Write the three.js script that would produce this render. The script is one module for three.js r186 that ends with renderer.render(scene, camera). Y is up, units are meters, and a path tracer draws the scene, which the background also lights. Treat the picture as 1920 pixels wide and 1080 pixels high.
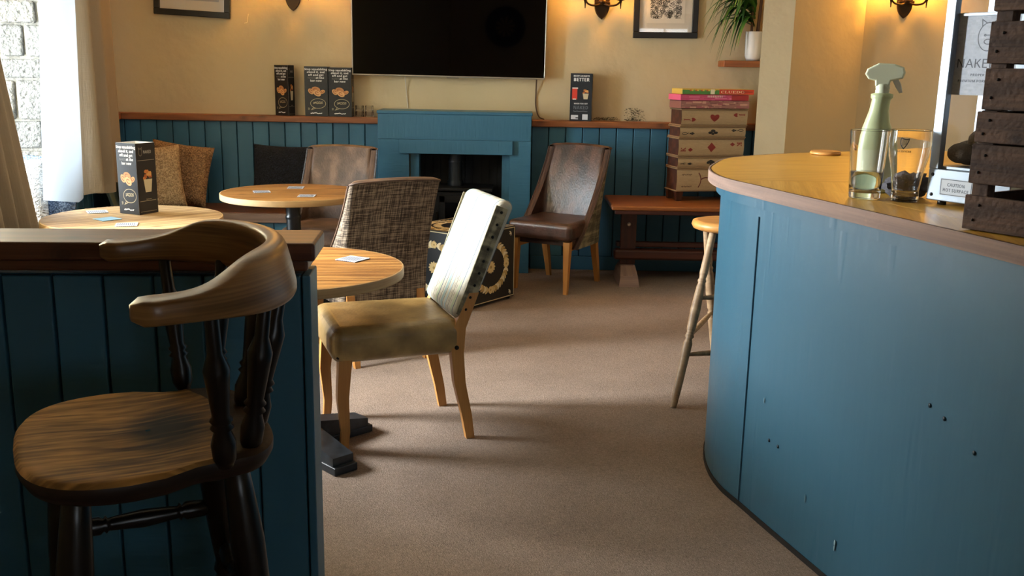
import * as THREE from 'three';
import { RoundedBoxGeometry } from 'three/addons/geometries/RoundedBoxGeometry.js';
import { mergeGeometries, mergeVertices, toCreasedNormals } from 'three/addons/utils/BufferGeometryUtils.js';
import { RectAreaLightUniformsLib } from 'three/addons/lights/RectAreaLightUniformsLib.js';

// ---------- camera, sky, daylight, exposure ----------
const scene = new THREE.Scene();
const renderer = new THREE.WebGLRenderer({ antialias: true });
renderer.toneMapping = THREE.LinearToneMapping;
renderer.toneMappingExposure = 2.0;
renderer.shadowMap.enabled = true;
const camera = new THREE.PerspectiveCamera(2 * Math.atan(540 / 1830) * 180 / Math.PI, 1920 / 1080, 0.05, 60);
camera.rotation.order = 'YXZ';
camera.position.set(0, 1.45, 0);
camera.rotation.set(-12.66 * Math.PI / 180, 0, 1.05 * Math.PI / 180);
scene.background = new THREE.Color(0.80, 0.90, 1.0);
scene.backgroundIntensity = 3.0;
RectAreaLightUniformsLib.init();
const DAY = new THREE.Color(0.92, 0.97, 1.0);
const WALL_TURN = 9.4 * Math.PI / 180, WALL_AT = [-2.93, 0, -7.25];   // the left wall runs slightly askew
function daylight(z, y, w, h, power, color = DAY) {   // bright overcast sky right outside one window of the left wall
  const l = new THREE.RectAreaLight(color, power, w, h);
  const s = Math.sin(WALL_TURN), c = Math.cos(WALL_TURN), off = -0.80;
  l.position.set(WALL_AT[0] + s * z + c * off, y, WALL_AT[2] + c * z - s * off);
  l.lookAt(l.position.x + c, y - 0.12, l.position.z - s);
  scene.add(l);
}
daylight(2.12, 1.35, 0.80, 1.6, 27, new THREE.Color(0.82, 0.93, 1.0));
daylight(3.42, 1.66, 0.62, 1.3, 135);  // out of view, placed to light the floor and the striped chair

const unseenRearLight = new THREE.RectAreaLight(DAY, 0.9, 1.4, 1.2);   // unseen daylight behind the camera, placed to light the stool and divider
unseenRearLight.position.set(2.4, 1.62, 3.75); unseenRearLight.lookAt(2.4, 1.5, 0); scene.add(unseenRearLight);

// ---------- helpers ----------
let seed = 7;
const rnd = () => { seed = (seed * 16807) % 2147483647; return seed / 2147483647; };
const rr = (a, b) => a + (b - a) * rnd();
const V = (x, y, z) => new THREE.Vector3(x, y, z);
function hash(x, y, s) { let h = Math.imul(x, 374761393) + Math.imul(y, 668265263) + Math.imul(s, 974634777); h = Math.imul(h ^ (h >>> 13), 1274126177); return ((h ^ (h >>> 16)) >>> 0) / 4294967295; }
function vnoise(x, y, s, px = 1e9, py = 1e9) {
  const xi = Math.floor(x), yi = Math.floor(y); let fx = x - xi, fy = y - yi;
  fx = fx * fx * (3 - 2 * fx); fy = fy * fy * (3 - 2 * fy);
  const m = (a, p) => ((a % p) + p) % p, h = (a, b) => hash(m(a, px), m(b, py), s);
  return (h(xi, yi) * (1 - fx) + h(xi + 1, yi) * fx) * (1 - fy) + (h(xi, yi + 1) * (1 - fx) + h(xi + 1, yi + 1) * fx) * fy;
}
function fbm(x, y, s, p, q, o = 4) { let a = 0, w = 0.5, t = 0; for (let i = 0; i < o; i++) { a += w * vnoise(x, y, s + i, p, q); t += w; x *= 2; y *= 2; p *= 2; q *= 2; w *= 0.5; } return a / t; }
function tex(w, h, fn, srgb, rx = 1, ry = 1) {   // fn(u, v) -> [r, g, b] 0..1
  const d = new Uint8Array(w * h * 4);
  for (let j = 0; j < h; j++) for (let i = 0; i < w; i++) { const c = fn(i / w, j / h), k = (j * w + i) * 4; for (let n = 0; n < 3; n++) d[k + n] = Math.max(0, Math.min(255, c[n] * 255)); d[k + 3] = 255; }
  const t = new THREE.DataTexture(d, w, h); t.wrapS = t.wrapT = THREE.RepeatWrapping; t.magFilter = THREE.LinearFilter; t.minFilter = THREE.LinearMipmapLinearFilter; t.generateMipmaps = true;
  if (srgb) t.colorSpace = THREE.SRGBColorSpace;
  t.repeat.set(rx, ry); t.needsUpdate = true; return t;
}
const hex = (s) => [parseInt(s.slice(1, 3), 16) / 255, parseInt(s.slice(3, 5), 16) / 255, parseInt(s.slice(5, 7), 16) / 255];
const mix = (a, b, t) => a.map((x, i) => x + (b[i] - x) * t);
function woodTex(s, dark, light, knots = 0, rings = 14, patch = 0) {
  const D = hex(dark), L = hex(light), ks = [];
  for (let k = 0; k < knots; k++) ks.push([hash(k, 1, s), hash(k, 2, s), 0.010 + 0.012 * hash(k, 3, s)]);
  return tex(512, 512, (u, v) => {
    let w = v + 0.05 * (fbm(u * 3, v * 3, s, 3, 3, 3) - 0.5);
    let g = 0.5 + 0.5 * Math.sin((w * rings + 1.6 * fbm(u * 2, v * 5, s + 9, 2, 5, 3)) * 6.283);
    let f = fbm(u * 8, v * 160, s + 20, 8, 160, 2);
    let t = 0.45 * g + 0.55 * f;
    t = t * 0.75 + 0.25 * fbm(u * 3, v * 6, s + 33, 3, 6, 3);
    for (const [a, b, r] of ks) { const du = Math.min(Math.abs(u - a), 1 - Math.abs(u - a)), dv = Math.min(Math.abs(v - b), 1 - Math.abs(v - b)) * 0.5, q = Math.hypot(du * 0.8, dv) / r; if (q < 2.5) t = t * Math.min(1, q / 2.5) + (q < 0.8 ? -0.15 : 0.1 * Math.sin(q * 9)) * (1 - q / 2.5); }
    if (patch) t -= patch * Math.max(0, fbm(u * 4, v * 4, s + 50, 4, 4, 3) - 0.5) * 2;
    return mix(D, L, Math.max(0, Math.min(1, t)));
  }, true, 1, 2);
}
const noiseTex = (s, n, lo, hi, o = 4, size = 256, rep = 1) => tex(size, size, (u, v) => { const t = lo + (hi - lo) * fbm(u * n, v * n, s, n, n, o); return [t, t, t]; }, false, rep, rep);
const mottle = (s, a, b, n, rep, o = 4) => { const A = hex(a), B = hex(b); return tex(512, 512, (u, v) => mix(A, B, Math.max(0, Math.min(1, (fbm(u * n, v * n, s, n, n, o) - 0.5) * 2.2 + 0.5))), true, rep, rep); };
function canvasTex(w, h, draw) { const c = document.createElement('canvas'); c.width = w; c.height = h; const x = c.getContext('2d'); draw(x, w, h); const t = new THREE.CanvasTexture(c); t.colorSpace = THREE.SRGBColorSpace; t.magFilter = THREE.LinearFilter; return t; }
const M = (color, roughness = 0.7, extra = {}) => new THREE.MeshStandardMaterial({ color, roughness, ...extra });
const P = (color, roughness, extra) => new THREE.MeshPhysicalMaterial({ color, roughness, ...extra });

// geometry helpers
function boxUV(g, grain = 0, s = 1) {   // uv in metres from the dominant axis of each face; u runs along the grain axis
  g = g.index ? g.toNonIndexed() : g; const p = g.attributes.position, uv = new Float32Array(p.count * 2), a = V(), b = V(), c = V();
  for (let i = 0; i < p.count; i += 3) {
    a.fromBufferAttribute(p, i); b.fromBufferAttribute(p, i + 1); c.fromBufferAttribute(p, i + 2);
    const n = b.clone().sub(a).cross(c.clone().sub(a)), m = [Math.abs(n.x), Math.abs(n.y), Math.abs(n.z)];
    const d = m[0] > m[1] && m[0] > m[2] ? 0 : m[1] > m[2] ? 1 : 2, o = [0, 1, 2].filter((k) => k !== d);
    const [U, W] = o[0] === grain ? o : o[1] === grain ? [o[1], o[0]] : o;
    [a, b, c].forEach((q, k) => { uv[(i + k) * 2] = q.getComponent(U) * s; uv[(i + k) * 2 + 1] = q.getComponent(W) * s; });
  }
  g.setAttribute('uv', new THREE.BufferAttribute(uv, 2)); return g;
}
const RB = (w, h, d, r = 0.004, seg = 1) => new RoundedBoxGeometry(w, h, d, seg, Math.min(r, w / 2.01, h / 2.01, d / 2.01));
const box = (w, h, d, x, y, z, r = 0.004, grain = 0) => boxUV(RB(w, h, d, r).translate(x, y, z), grain);
const plain = (w, h, d, x, y, z) => boxUV(new THREE.BoxGeometry(w, h, d).translate(x, y, z));
function merge(list) { return mergeGeometries(list.map((g) => { const q = g.index ? g.toNonIndexed() : g.clone(); for (const k of Object.keys(q.attributes)) if (!['position', 'normal', 'uv'].includes(k)) q.deleteAttribute(k); if (!q.attributes.uv) q.setAttribute('uv', new THREE.BufferAttribute(new Float32Array(q.attributes.position.count * 2), 2)); return q; })); }
function along(g, A, B) {   // turns a geometry that stands on y = 0..1 so that it runs from A to B
  const d = B.clone().sub(A), l = d.length(); g.scale(1, l, 1); g.applyQuaternion(new THREE.Quaternion().setFromUnitVectors(V(0, 1, 0), d.normalize())); g.translate(A.x, A.y, A.z); return g;
}
const lathe = (prof, seg = 20) => new THREE.LatheGeometry(prof.map(([r, y]) => new THREE.Vector2(r, y)), seg);
const turned = (A, B, prof, seg = 14) => along(lathe(prof, seg), A, B);
const rod = (A, B, r, r2 = r, seg = 10) => along(lathe([[0, 0], [r, 0], [r2, 1], [0, 1]], seg), A, B);
function tube(pts, r, seg = 24, rad = 8) { return new THREE.TubeGeometry(new THREE.CatmullRomCurve3(pts.map((p) => V(...p))), seg, r, rad, false); }
function grid(fn, nu, nv, closeU = false) {   // fn(u, v) -> [x, y, z]
  const p = [], uv = [], ix = [];
  for (let j = 0; j <= nv; j++) for (let i = 0; i <= nu; i++) { p.push(...fn(i / nu, j / nv)); uv.push(i / nu, j / nv); }
  for (let j = 0; j < nv; j++) for (let i = 0; i < nu; i++) { const a = j * (nu + 1) + i, b = a + 1, c = a + nu + 1, d = c + 1; ix.push(a, b, d, a, d, c); }
  const g = new THREE.BufferGeometry(); g.setAttribute('position', new THREE.Float32BufferAttribute(p, 3)); g.setAttribute('uv', new THREE.Float32BufferAttribute(uv, 2)); g.setIndex(ix); g.computeVertexNormals(); return g;
}
function sections(list, cap = true) {   // list of rings of [x, y, z]; skins them, caps both ends
  const n = list[0].length, p = [], ix = [];
  list.forEach((r) => r.forEach((q) => p.push(...q)));
  for (let j = 0; j + 1 < list.length; j++) for (let i = 0; i < n; i++) { const a = j * n + i, b = j * n + (i + 1) % n, c = a + n, d = b + n; ix.push(a, d, b, a, c, d); }
  if (cap) for (const [j, f] of [[0, 0], [list.length - 1, 1]]) { const o = p.length / 3, r = list[j], m = [0, 1, 2].map((k) => r.reduce((s, q) => s + q[k], 0) / n); p.push(...m); for (let i = 0; i < n; i++) f ? ix.push(o, j * n + (i + 1) % n, j * n + i) : ix.push(o, j * n + i, j * n + (i + 1) % n); }
  let g = new THREE.BufferGeometry(); g.setAttribute('position', new THREE.Float32BufferAttribute(p, 3)); g.setIndex(ix); g.computeVertexNormals();
  return g;
}
function legGeo(list, crease = 0.6, grain = 1) {   // list of [x, y, z, w, d]: a leg of square section
  const g = sections(list.map(([x, y, z, w, d]) => [[x - w / 2, y, z - d / 2], [x + w / 2, y, z - d / 2], [x + w / 2, y, z + d / 2], [x - w / 2, y, z + d / 2]]));
  return boxUV(toCreasedNormals(g, crease), grain);
}
// naming and tagging
const used = {};
function numbered(n) { used[n] = (used[n] || 0) + 1; return used[n] === 1 ? n : n + '_' + String(used[n] - 1).padStart(3, '0'); }
function mesh(name, geo, mat, parent) { const m = new THREE.Mesh(Array.isArray(geo) ? merge(geo) : geo, mat); m.name = name; m.castShadow = m.receiveShadow = true; parent.add(m); return m; }
function thing(name, label, category, [x, y, z] = [0, 0, 0], turn = 0, group) { const o = new THREE.Group(); o.name = numbered(name); o.position.set(x, y, z); o.rotation.y = turn; o.userData = { label, category }; if (group) o.userData.group = group; scene.add(o); return o; }
function solo(name, label, category, geo, mat, group) { const m = mesh(numbered(name), geo, mat, scene); m.userData = { label, category }; if (group) m.userData.group = group; return m; }
function structure(name, geo, mat) { const o = geo ? mesh(name, geo, mat, scene) : new THREE.Group(); o.name = name; o.userData.kind = 'structure'; if (!geo) scene.add(o); return o; }

// ---------- materials ----------
const grainy = noiseTex(3, 64, 0, 1, 3, 256, 2);
const paintBump = tex(256, 256, (u, v) => { const t = 0.6 * fbm(u * 60, v * 5, 71, 60, 5, 3) + 0.4 * fbm(u * 8, v * 8, 72, 8, 8, 3); return [t, t, t]; }, false, 2, 2);
const plasterBump = noiseTex(5, 12, 0, 1, 5, 512, 0.8);
const TEAL = '#35667f';
const teal = [0, 1, 2].map((k) => M(['#35667f', '#386b85', '#33627a'][k], 0.5, { bumpMap: paintBump, bumpScale: 0.0012 }));
const tealFlat = M(TEAL, 0.42, { bumpMap: paintBump, bumpScale: 0.0016 });
const tealDark = M('#1d4254', 0.6);
const cream = M('#c8b894', 0.85, { bumpMap: plasterBump, bumpScale: 0.006 });
const railWood = M('#ffffff', 0.5, { map: woodTex(11, '#6b3d1e', '#a9673a', 3, 10), bumpMap: grainy, bumpScale: 0.0006 });
const darkWood = M('#ffffff', 0.42, { map: woodTex(12, '#2a1710', '#5a3420', 0, 12) });
const seatWood = M('#ffffff', 0.45, { map: woodTex(13, '#3f2212', '#75452a', 2, 9) });
const pineTop = [21, 22, 23].map((s) => M('#ffffff', 0.42, { map: woodTex(s, '#5e3513', '#cb9854', 4, 9, 0.35), bumpMap: grainy, bumpScale: 0.0006 }));
const paleTop = [24, 25, 26].map((s) => M('#ffffff', 0.5, { map: woodTex(s, '#6f5030', '#cdb283', 4, 9, 0.3), bumpMap: grainy, bumpScale: 0.0008 }));
const oakTop = [27, 28].map((s) => M('#ffffff', 0.32, { map: woodTex(s, '#b9842c', '#e8bb58', 0, 9) }));
const oakLeg = M('#ffffff', 0.45, { map: woodTex(31, '#a86f34', '#cf9550', 0, 6) });
const edgeWood = M('#ffffff', 0.7, { map: woodTex(32, '#6f5a50', '#94796a', 0, 12), bumpMap: grainy, bumpScale: 0.0008 });
const benchWood = M('#ffffff', 0.35, { map: woodTex(33, '#6a3412', '#b0703a', 1, 9) });
const benchDark = M('#ffffff', 0.4, { map: woodTex(34, '#2b130a', '#54291a', 0, 9) });
const blackPaint = P('#0b0c0e', 0.35, { clearcoat: 0.3, clearcoatRoughness: 0.35 });
const blackWorn = M('#ffffff', 0.4, { map: mottle(36, '#0d1013', '#2c3238', 10, 2, 5) });
const iron = M('#17130f', 0.5, { metalness: 0.6 });
// ---------- the setting ----------
const carpetMap = tex(512, 512, (u, v) => { const f = hash(Math.floor(u * 512), Math.floor(v * 512), 5), g = fbm(u * 128, v * 128, 6, 128, 128, 2), w = fbm(u * 3, v * 3, 8, 3, 3, 3); return mix(hex('#655447'), hex('#a89585'), Math.max(0, Math.min(1, 0.55 * f + 0.4 * g + 0.35 * (w - 0.5)))); }, true, 1.25, 1.25);
const carpet = M('#ffffff', 0.96, { map: carpetMap, bumpMap: noiseTex(41, 128, 0, 1, 2, 512, 3), bumpScale: 0.002 });
structure('floor', plain(8.2, 0.1, 11.6, 0.6, -0.05, -2), carpet);
structure('ceiling', plain(8.4, 0.12, 11.8, 0.6, 2.51, -2), M('#d8ccb2', 0.9));
const wallBack = structure('wall_back');
mesh('plaster', plain(7.6, 2.45, 0.2, 0.75, 1.225, -7.35), cream, wallBack);
mesh('panelling_backing', [plain(1.98, 1.06, 0.08, -1.955, 0.53, -7.21), plain(1.72, 1.06, 0.08, 0.98, 0.53, -7.21)], tealDark, wallBack);
function planks(parent, x0, x1, n, y0, y1, z, name = 'plank') { const w = (x1 - x0) / n; for (let k = 0; k < n; k++) mesh(name, boxUV(RB(w - 0.005, y1 - y0, 0.022, 0.005).translate(x0 + w * (k + 0.5), (y0 + y1) / 2, z + rr(-0.0015, 0.0015)), 1), teal[Math.floor(rnd() * 3)], parent); }
planks(wallBack, -2.94, -0.968, 17, 0.02, 1.055, -7.142);
planks(wallBack, 0.122, 1.84, 14, 0.10, 1.055, -7.142);
mesh('skirting_board', box(1.7, 0.1, 0.03, 0.98, 0.05, -7.135), teal[0], wallBack);
structure('trim_1', box(1.98, 0.045, 0.155, -1.955, 1.068, -7.175, 0.006), railWood);
structure('trim_2', box(1.69, 0.045, 0.155, 0.965, 1.068, -7.175, 0.006), railWood);
// black damp specks in the plaster above the rail
const dampInv = canvasTex(512, 128, (x, w, h) => { x.fillStyle = '#000'; x.fillRect(0, 0, w, h); for (let k = 0; k < 420; k++) { const t = Math.pow(rnd(), 1.5), right = rnd() < 0.6, cx = right ? 330 + 80 * (rnd() + rnd() - 1) : 120 + 100 * (rnd() + rnd() - 1), cy = h - 3 - t * (right ? 105 : 26); x.fillStyle = ['#fff', '#bbb', '#888'][k % 3]; x.beginPath(); x.ellipse(cx, cy, rr(1.5, 7), rr(1, 2.6), rr(-0.6, 0.6), 0, 7); x.fill(); } });
dampInv.colorSpace = THREE.NoColorSpace;
mesh('damp_stain', new THREE.PlaneGeometry(0.52, 0.11).translate(0.80, 1.147, -7.2485), M('#241f14', 0.95, { alphaMap: dampInv, transparent: true, polygonOffset: true, polygonOffsetFactor: -2 }), wallBack);
// a nail with a scrap of wire left in the wall
mesh('wire_hook', tube([[-1.925, 1.80, -7.245], [-1.93, 1.77, -7.24], [-1.935, 1.74, -7.24], [-1.955, 1.735, -7.24]], 0.0025), M('#e8d9b0', 0.6), wallBack);

// pier with a splayed side at the right end of the back wall
const pier = new THREE.Shape([[1.82, 7.26], [1.66, 6.80], [1.855, 6.78], [2.50, 7.26]].map(([x, z]) => new THREE.Vector2(x, z)));
structure('wall_pier', boxUV(new THREE.ExtrudeGeometry(pier, { depth: 2.45, bevelEnabled: true, bevelSize: 0.006, bevelThickness: 0.001, bevelSegments: 2 }).rotateX(-Math.PI / 2), 1), cream);
const wallRight = structure('wall_right', plain(0.2, 2.45, 11.6, 4.35, 1.225, -2), cream);
const wallRear = structure('wall_rear');
mesh('plaster', [plain(4.9, 2.45, 0.2, -0.75, 1.225, 3.5), plain(1.3, 2.45, 0.2, 3.75, 1.225, 3.5), plain(1.4, 1.0, 0.2, 2.4, 0.5, 3.5), plain(1.4, 0.2, 0.2, 2.4, 2.35, 3.5)], cream, wallRear);
const winMat = M('#e9e6dc', 0.45), paneMat = P('#ffffff', 0.02, { transmission: 1, thickness: 0, ior: 1.45 });
function windowUnit(name, w, h) { const g = structure(name), t = 0.06; mesh('frame', [box(w, t, 0.07, 0, t / 2, 0), box(w, t, 0.07, 0, h - t / 2, 0), box(t, h - 2 * t, 0.07, -w / 2 + t / 2, h / 2, 0), box(t, h - 2 * t, 0.07, w / 2 - t / 2, h / 2, 0)], winMat, g); const nb = w > 0.8 ? 3 : 1; for (let k = 1; k < nb; k++) mesh('mullion', box(0.035, h - 2 * t, 0.05, -w / 2 + (w * k) / nb, h / 2, 0), winMat, g); mesh('transom', box(w - 2 * t, 0.035, 0.048, 0, h * 0.6, 0), winMat, g); for (let k = 0; k < nb; k++) for (const [a, b] of [[t, h * 0.6 - 0.02], [h * 0.6 + 0.02, h - t]]) mesh('pane', plain(w / nb - 0.05, b - a, 0.004, -w / 2 + (w * (k + 0.5)) / nb, (a + b) / 2, 0), paneMat, g); return g; }

const unseenWin3 = windowUnit('unseen_window_3', 1.4, 1.25); unseenWin3.position.set(2.4, 1.0, 3.5);  // unseen window behind the camera, set here for the foreground light
// left wall, in its own frame: z runs from the far corner towards the camera, x < 0 is outside
const wallLeft = structure('wall_left'); wallLeft.position.set(...WALL_AT); wallLeft.rotation.y = WALL_TURN;
const T = 0.55, zA = 1.42, zB = 2.52, zC = 3.10, zD = 3.74;
const lw = (z0, z1, y0, y1, x0 = -T, x1 = 0) => plain(x1 - x0, y1 - y0, z1 - z0, (x0 + x1) / 2, (y0 + y1) / 2, (z0 + z1) / 2);
mesh('plaster', [lw(-0.3, zA - 0.10, 0, 2.45), lw(zB, zC, 0, 2.45), lw(zD, 11, 0, 2.45), lw(zA - 0.1, zB, 2.15, 2.45), lw(zC, zD, 2.33, 2.45), lw(zA - 0.1, zB, 0, 0.43), lw(zC, zD, 0, 0.97)], cream, wallLeft);
mesh('window_seat_board', box(T + 0.03, 0.03, zB - zA + 0.1, -T / 2 + 0.015, 0.445, (zA + zB) / 2 - 0.05, 0.004, 2), seatWood, wallLeft);
mesh('sill', box(T, 0.03, zD - zC, -T / 2, 0.985, (zC + zD) / 2, 0.004, 2), winMat, wallLeft);
{ const w = 0.12; for (let k = 0; k < 12; k++) mesh('plank', boxUV(RB(0.022, (k < 11 ? 1.03 : 0.41), w - 0.005, 0.005).translate(0.012, (k < 11 ? 1.03 : 0.41) / 2 + 0.015, 0.06 + w * (k + 0.5)), 1), teal[k % 3], wallLeft); for (let k = 12; k < 27; k++) mesh('plank', boxUV(RB(0.022, 0.41, w - 0.005, 0.005).translate(0.012, 0.22, 0.06 + w * (k + 0.5)), 1), teal[k % 3], wallLeft); }
const tl = structure('trim_3', box(0.15, 0.045, 1.30, 0.0, 1.068, 0.75, 0.006, 2), railWood); tl.position.set(...WALL_AT); tl.rotation.y = WALL_TURN; 
mesh('caulk_line', box(0.012, 1.35, 0.012, 0.006, 1.77, 0.115, 0.003, 1), M('#efdfae', 0.7), wallLeft);
for (const [n, a, b, y, h] of [['window_1', zA, zB, 0.46, 1.69], ['unseen_window_2', zC, zD, 1.0, 1.33]]) { const g = windowUnit(n, b - a, h); const s = Math.sin(WALL_TURN), c = Math.cos(WALL_TURN), z = (a + b) / 2, off = -T + 0.06; g.position.set(WALL_AT[0] + s * z + c * off, y, WALL_AT[2] + c * z - s * off); g.rotation.y = WALL_TURN + Math.PI / 2; }  // the second, narrower window stays out of view
// the reveal of the window is bare stone, laid in courses
const stoneBump = noiseTex(45, 20, 0, 1, 5, 512, 3);
const stones = ['#75726c', '#807d76', '#6a6863', '#827b6f'].map((c, k) => M('#ffffff', 0.9, { map: mottle(46 + k, c, '#5c5a55', 24, 2.5, 5), bumpMap: stoneBump, bumpScale: 0.02 }));
mesh('mortar', plain(T - 0.02, 1.72, 0.06, -T / 2 + 0.005, 1.30, zA - 0.068), M('#8a867d', 0.95, { bumpMap: stoneBump, bumpScale: 0.008 }), wallLeft);
for (let y = 0.47, row = 0; y < 2.12; row++) {
  const h = [0.15, 0.20, 0.11, 0.17, 0.24, 0.12, 0.19, 0.14, 0.21, 0.13][row % 10];
  for (let x = -T + 0.02 + (row % 2 ? 0 : -0.10); x < -0.01;) {
    const w = rr(0.14, 0.27), x0 = Math.max(x, -T + 0.02), x1 = Math.min(x + w, -0.005); x += w;
    if (x1 - x0 < 0.04) continue;
    const g = mergeVertices(RB(x1 - x0 - 0.014, h - 0.014, 0.07, 0.018, 3).deleteAttribute('uv').deleteAttribute('normal')), p = g.attributes.position, sd = Math.floor(rnd() * 999);
    for (let i = 0; i < p.count; i++) { const X = p.getX(i), Y = p.getY(i), Z = p.getZ(i); p.setXYZ(i, X + 0.012 * (vnoise(Y * 18, Z * 18, sd) - 0.5), Y + 0.012 * (vnoise(X * 18, Z * 18, sd + 1) - 0.5), Z + 0.022 * (vnoise(X * 20, Y * 20, sd + 2) - 0.5)); }
    g.computeVertexNormals(); mesh('stone', boxUV(g.translate((x0 + x1) / 2, y + h / 2, zA - 0.038)), stones[Math.floor(rnd() * 4)], wallLeft);
  }
  y += h;
}

// low panelled divider in the foreground
const div = thing('panelled_divider', 'low dark teal panelled partition with a thick brown wooden cap behind the captain bar stool', 'partition', [-0.507, 0, -2.33], 0.075);
const DW = 1.56;
mesh('core', plain(DW - 0.01, 0.955, 0.08, -DW / 2, 0.478, -0.03), tealDark, div);
for (let k = 0; k < 15; k++) mesh('plank', boxUV(RB(0.112, 0.95, 0.022, 0.005).translate(-0.062 - k * 0.117, 0.478, 0.02 + rr(-0.001, 0.001)), 1), teal[k % 3], div);
for (let k = 0; k < 15; k++) mesh('plank', boxUV(RB(0.112, 0.95, 0.022, 0.005).translate(-0.062 - k * 0.117, 0.478, -0.08), 1), teal[k % 3], div);
mesh('end_board', box(0.02, 0.955, 0.13, 0.008, 0.478, -0.03, 0.004, 1), teal[0], div);
mesh('cap', box(DW + 0.05, 0.045, 0.20, -DW / 2 + 0.01, 1.018, -0.03, 0.008), seatWood, div);
mesh('moulding', box(DW + 0.02, 0.03, 0.15, -DW / 2 + 0.005, 0.982, -0.028, 0.008), seatWood, div);

// ---------- bar ----------
const barOuter = [[1.95, -4.72], [1.535, -4.516], [1.231, -4.356], [1.027, -4.203], [0.875, -4.042], [0.778, -3.811], [0.712, -3.589], [0.692, -3.379], [0.708, -3.219], [0.749, -3.079], [0.785, -2.95], [0.868, -2.668], [0.924, -2.48], [1.012, -2.181], [1.062, -2.003], [1.22, -1.4], [1.42, -0.6]];
const curve = new THREE.CatmullRomCurve3(barOuter.map(([x, z]) => V(x, 0, z)), false, 'centripetal').getSpacedPoints(90);
function offsetPath(d) { return curve.map((p, i) => { const a = curve[Math.max(0, i - 1)], b = curve[Math.min(curve.length - 1, i + 1)], t = b.clone().sub(a).normalize(); return V(p.x + -t.z * -d, 0, p.z + t.x * -d); }); }
const inner = (d) => { const q = offsetPath(d); return q[45].x > curve[45].x ? q : offsetPath(-d); };
const panelPath = inner(0.05);
const seamAt = panelPath.reduce((b, p, i) => (Math.abs(p.z + 3.10) < Math.abs(panelPath[b].z + 3.10) ? i : b), 0);
function ribbon(path, y0, y1, thick, ny = 1) { // upright board that follows a path
  const rings = path.map((p, i) => { const a = path[Math.max(0, i - 1)], b = path[Math.min(path.length - 1, i + 1)], t = b.clone().sub(a).normalize(), nx = -t.z * thick, nz = t.x * thick, s = nx > 0 ? 1 : -1; return [[p.x, y0, p.z], [p.x, y1, p.z], [p.x + nx * s, y1, p.z + nz * s], [p.x + nx * s, y0, p.z + nz * s]]; });
  const g = toCreasedNormals(sections(rings), 0.6); let acc = 0; return g;
}
function ribbonUV(g) { g = g.index ? g.toNonIndexed() : g; const p = g.attributes.position, uv = new Float32Array(p.count * 2); for (let i = 0; i < p.count; i++) { uv[i * 2] = p.getX(i) * 0.9 - p.getZ(i); uv[i * 2 + 1] = p.getY(i); } g.setAttribute('uv', new THREE.BufferAttribute(uv, 2)); return g; }
const barPaintBump = tex(512, 512, (u, v) => { let t = 0.5 * fbm(u * 40, v * 4, 81, 40, 4, 4) + 0.5 * fbm(u * 5, v * 3, 82, 5, 3, 3); const c = fbm(u * 30, v * 2, 84, 30, 2, 3); if (c > 0.66) t -= 0.7 * (c - 0.66) / 0.2; return [t, t, t]; }, false, 1, 1);
const barPaint = P('#2d586c', 0.40, { bumpMap: barPaintBump, bumpScale: 0.0022, clearcoat: 0.2, clearcoatRoughness: 0.3 });
const bar = thing('bar_counter', 'curved teal painted bar front with scuffed paint and small nail dents', 'bar');
mesh('curved_panel', ribbonUV(ribbon(panelPath.slice(0, seamAt + 1), 0, 1.04, 0.04)), barPaint, bar);
mesh('front_panel', ribbonUV(ribbon(panelPath.slice(seamAt), 0, 1.04, 0.045)), barPaint, bar);
mesh('seam_strip', box(0.008, 0.98, 0.008, panelPath[seamAt].x - 0.001, 0.51, panelPath[seamAt].z, 0.002, 1), barPaint, bar);
mesh('moulding', ribbonUV(ribbon(inner(0.032), 1.03, 1.063, 0.05)), barPaint, bar);
for (const [px, y] of [[-2.30, 0.66], [-2.21, 0.645], [-2.12, 0.60], [-2.96, 0.30], [-2.93, 0.30]]) { const q = panelPath.reduce((b, p) => (Math.abs(p.z - px) < Math.abs(b.z - px) ? p : b), panelPath[0]); mesh('nail', new THREE.SphereGeometry(0.006, 8, 6).scale(0.6, 1, 1).translate(q.x - 0.001, y, q.z), M('#0f2530', 0.5), bar); }
for (const [pz, y, w, h] of [[-2.60, 0.135, 0.012, 0.018], [-2.585, 0.12, 0.008, 0.012], [-2.62, 0.115, 0.006, 0.01], [-2.75, 0.20, 0.003, 0.03], [-3.0, 0.42, 0.004, 0.02]]) { const q = panelPath.reduce((b, p) => (Math.abs(p.z - pz) < Math.abs(b.z - pz) ? p : b), panelPath[0]); mesh('paint_chip', new THREE.SphereGeometry(1, 8, 6).scale(0.0015, h / 2, w / 2).translate(q.x, y, q.z + 0.01), M('#8aa3a8', 0.8), bar); }
mesh('base_dirt_strip', ribbonUV(ribbon(inner(0.046), 0, 0.018, 0.01)), M('#1a1512', 0.95), bar);
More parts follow.
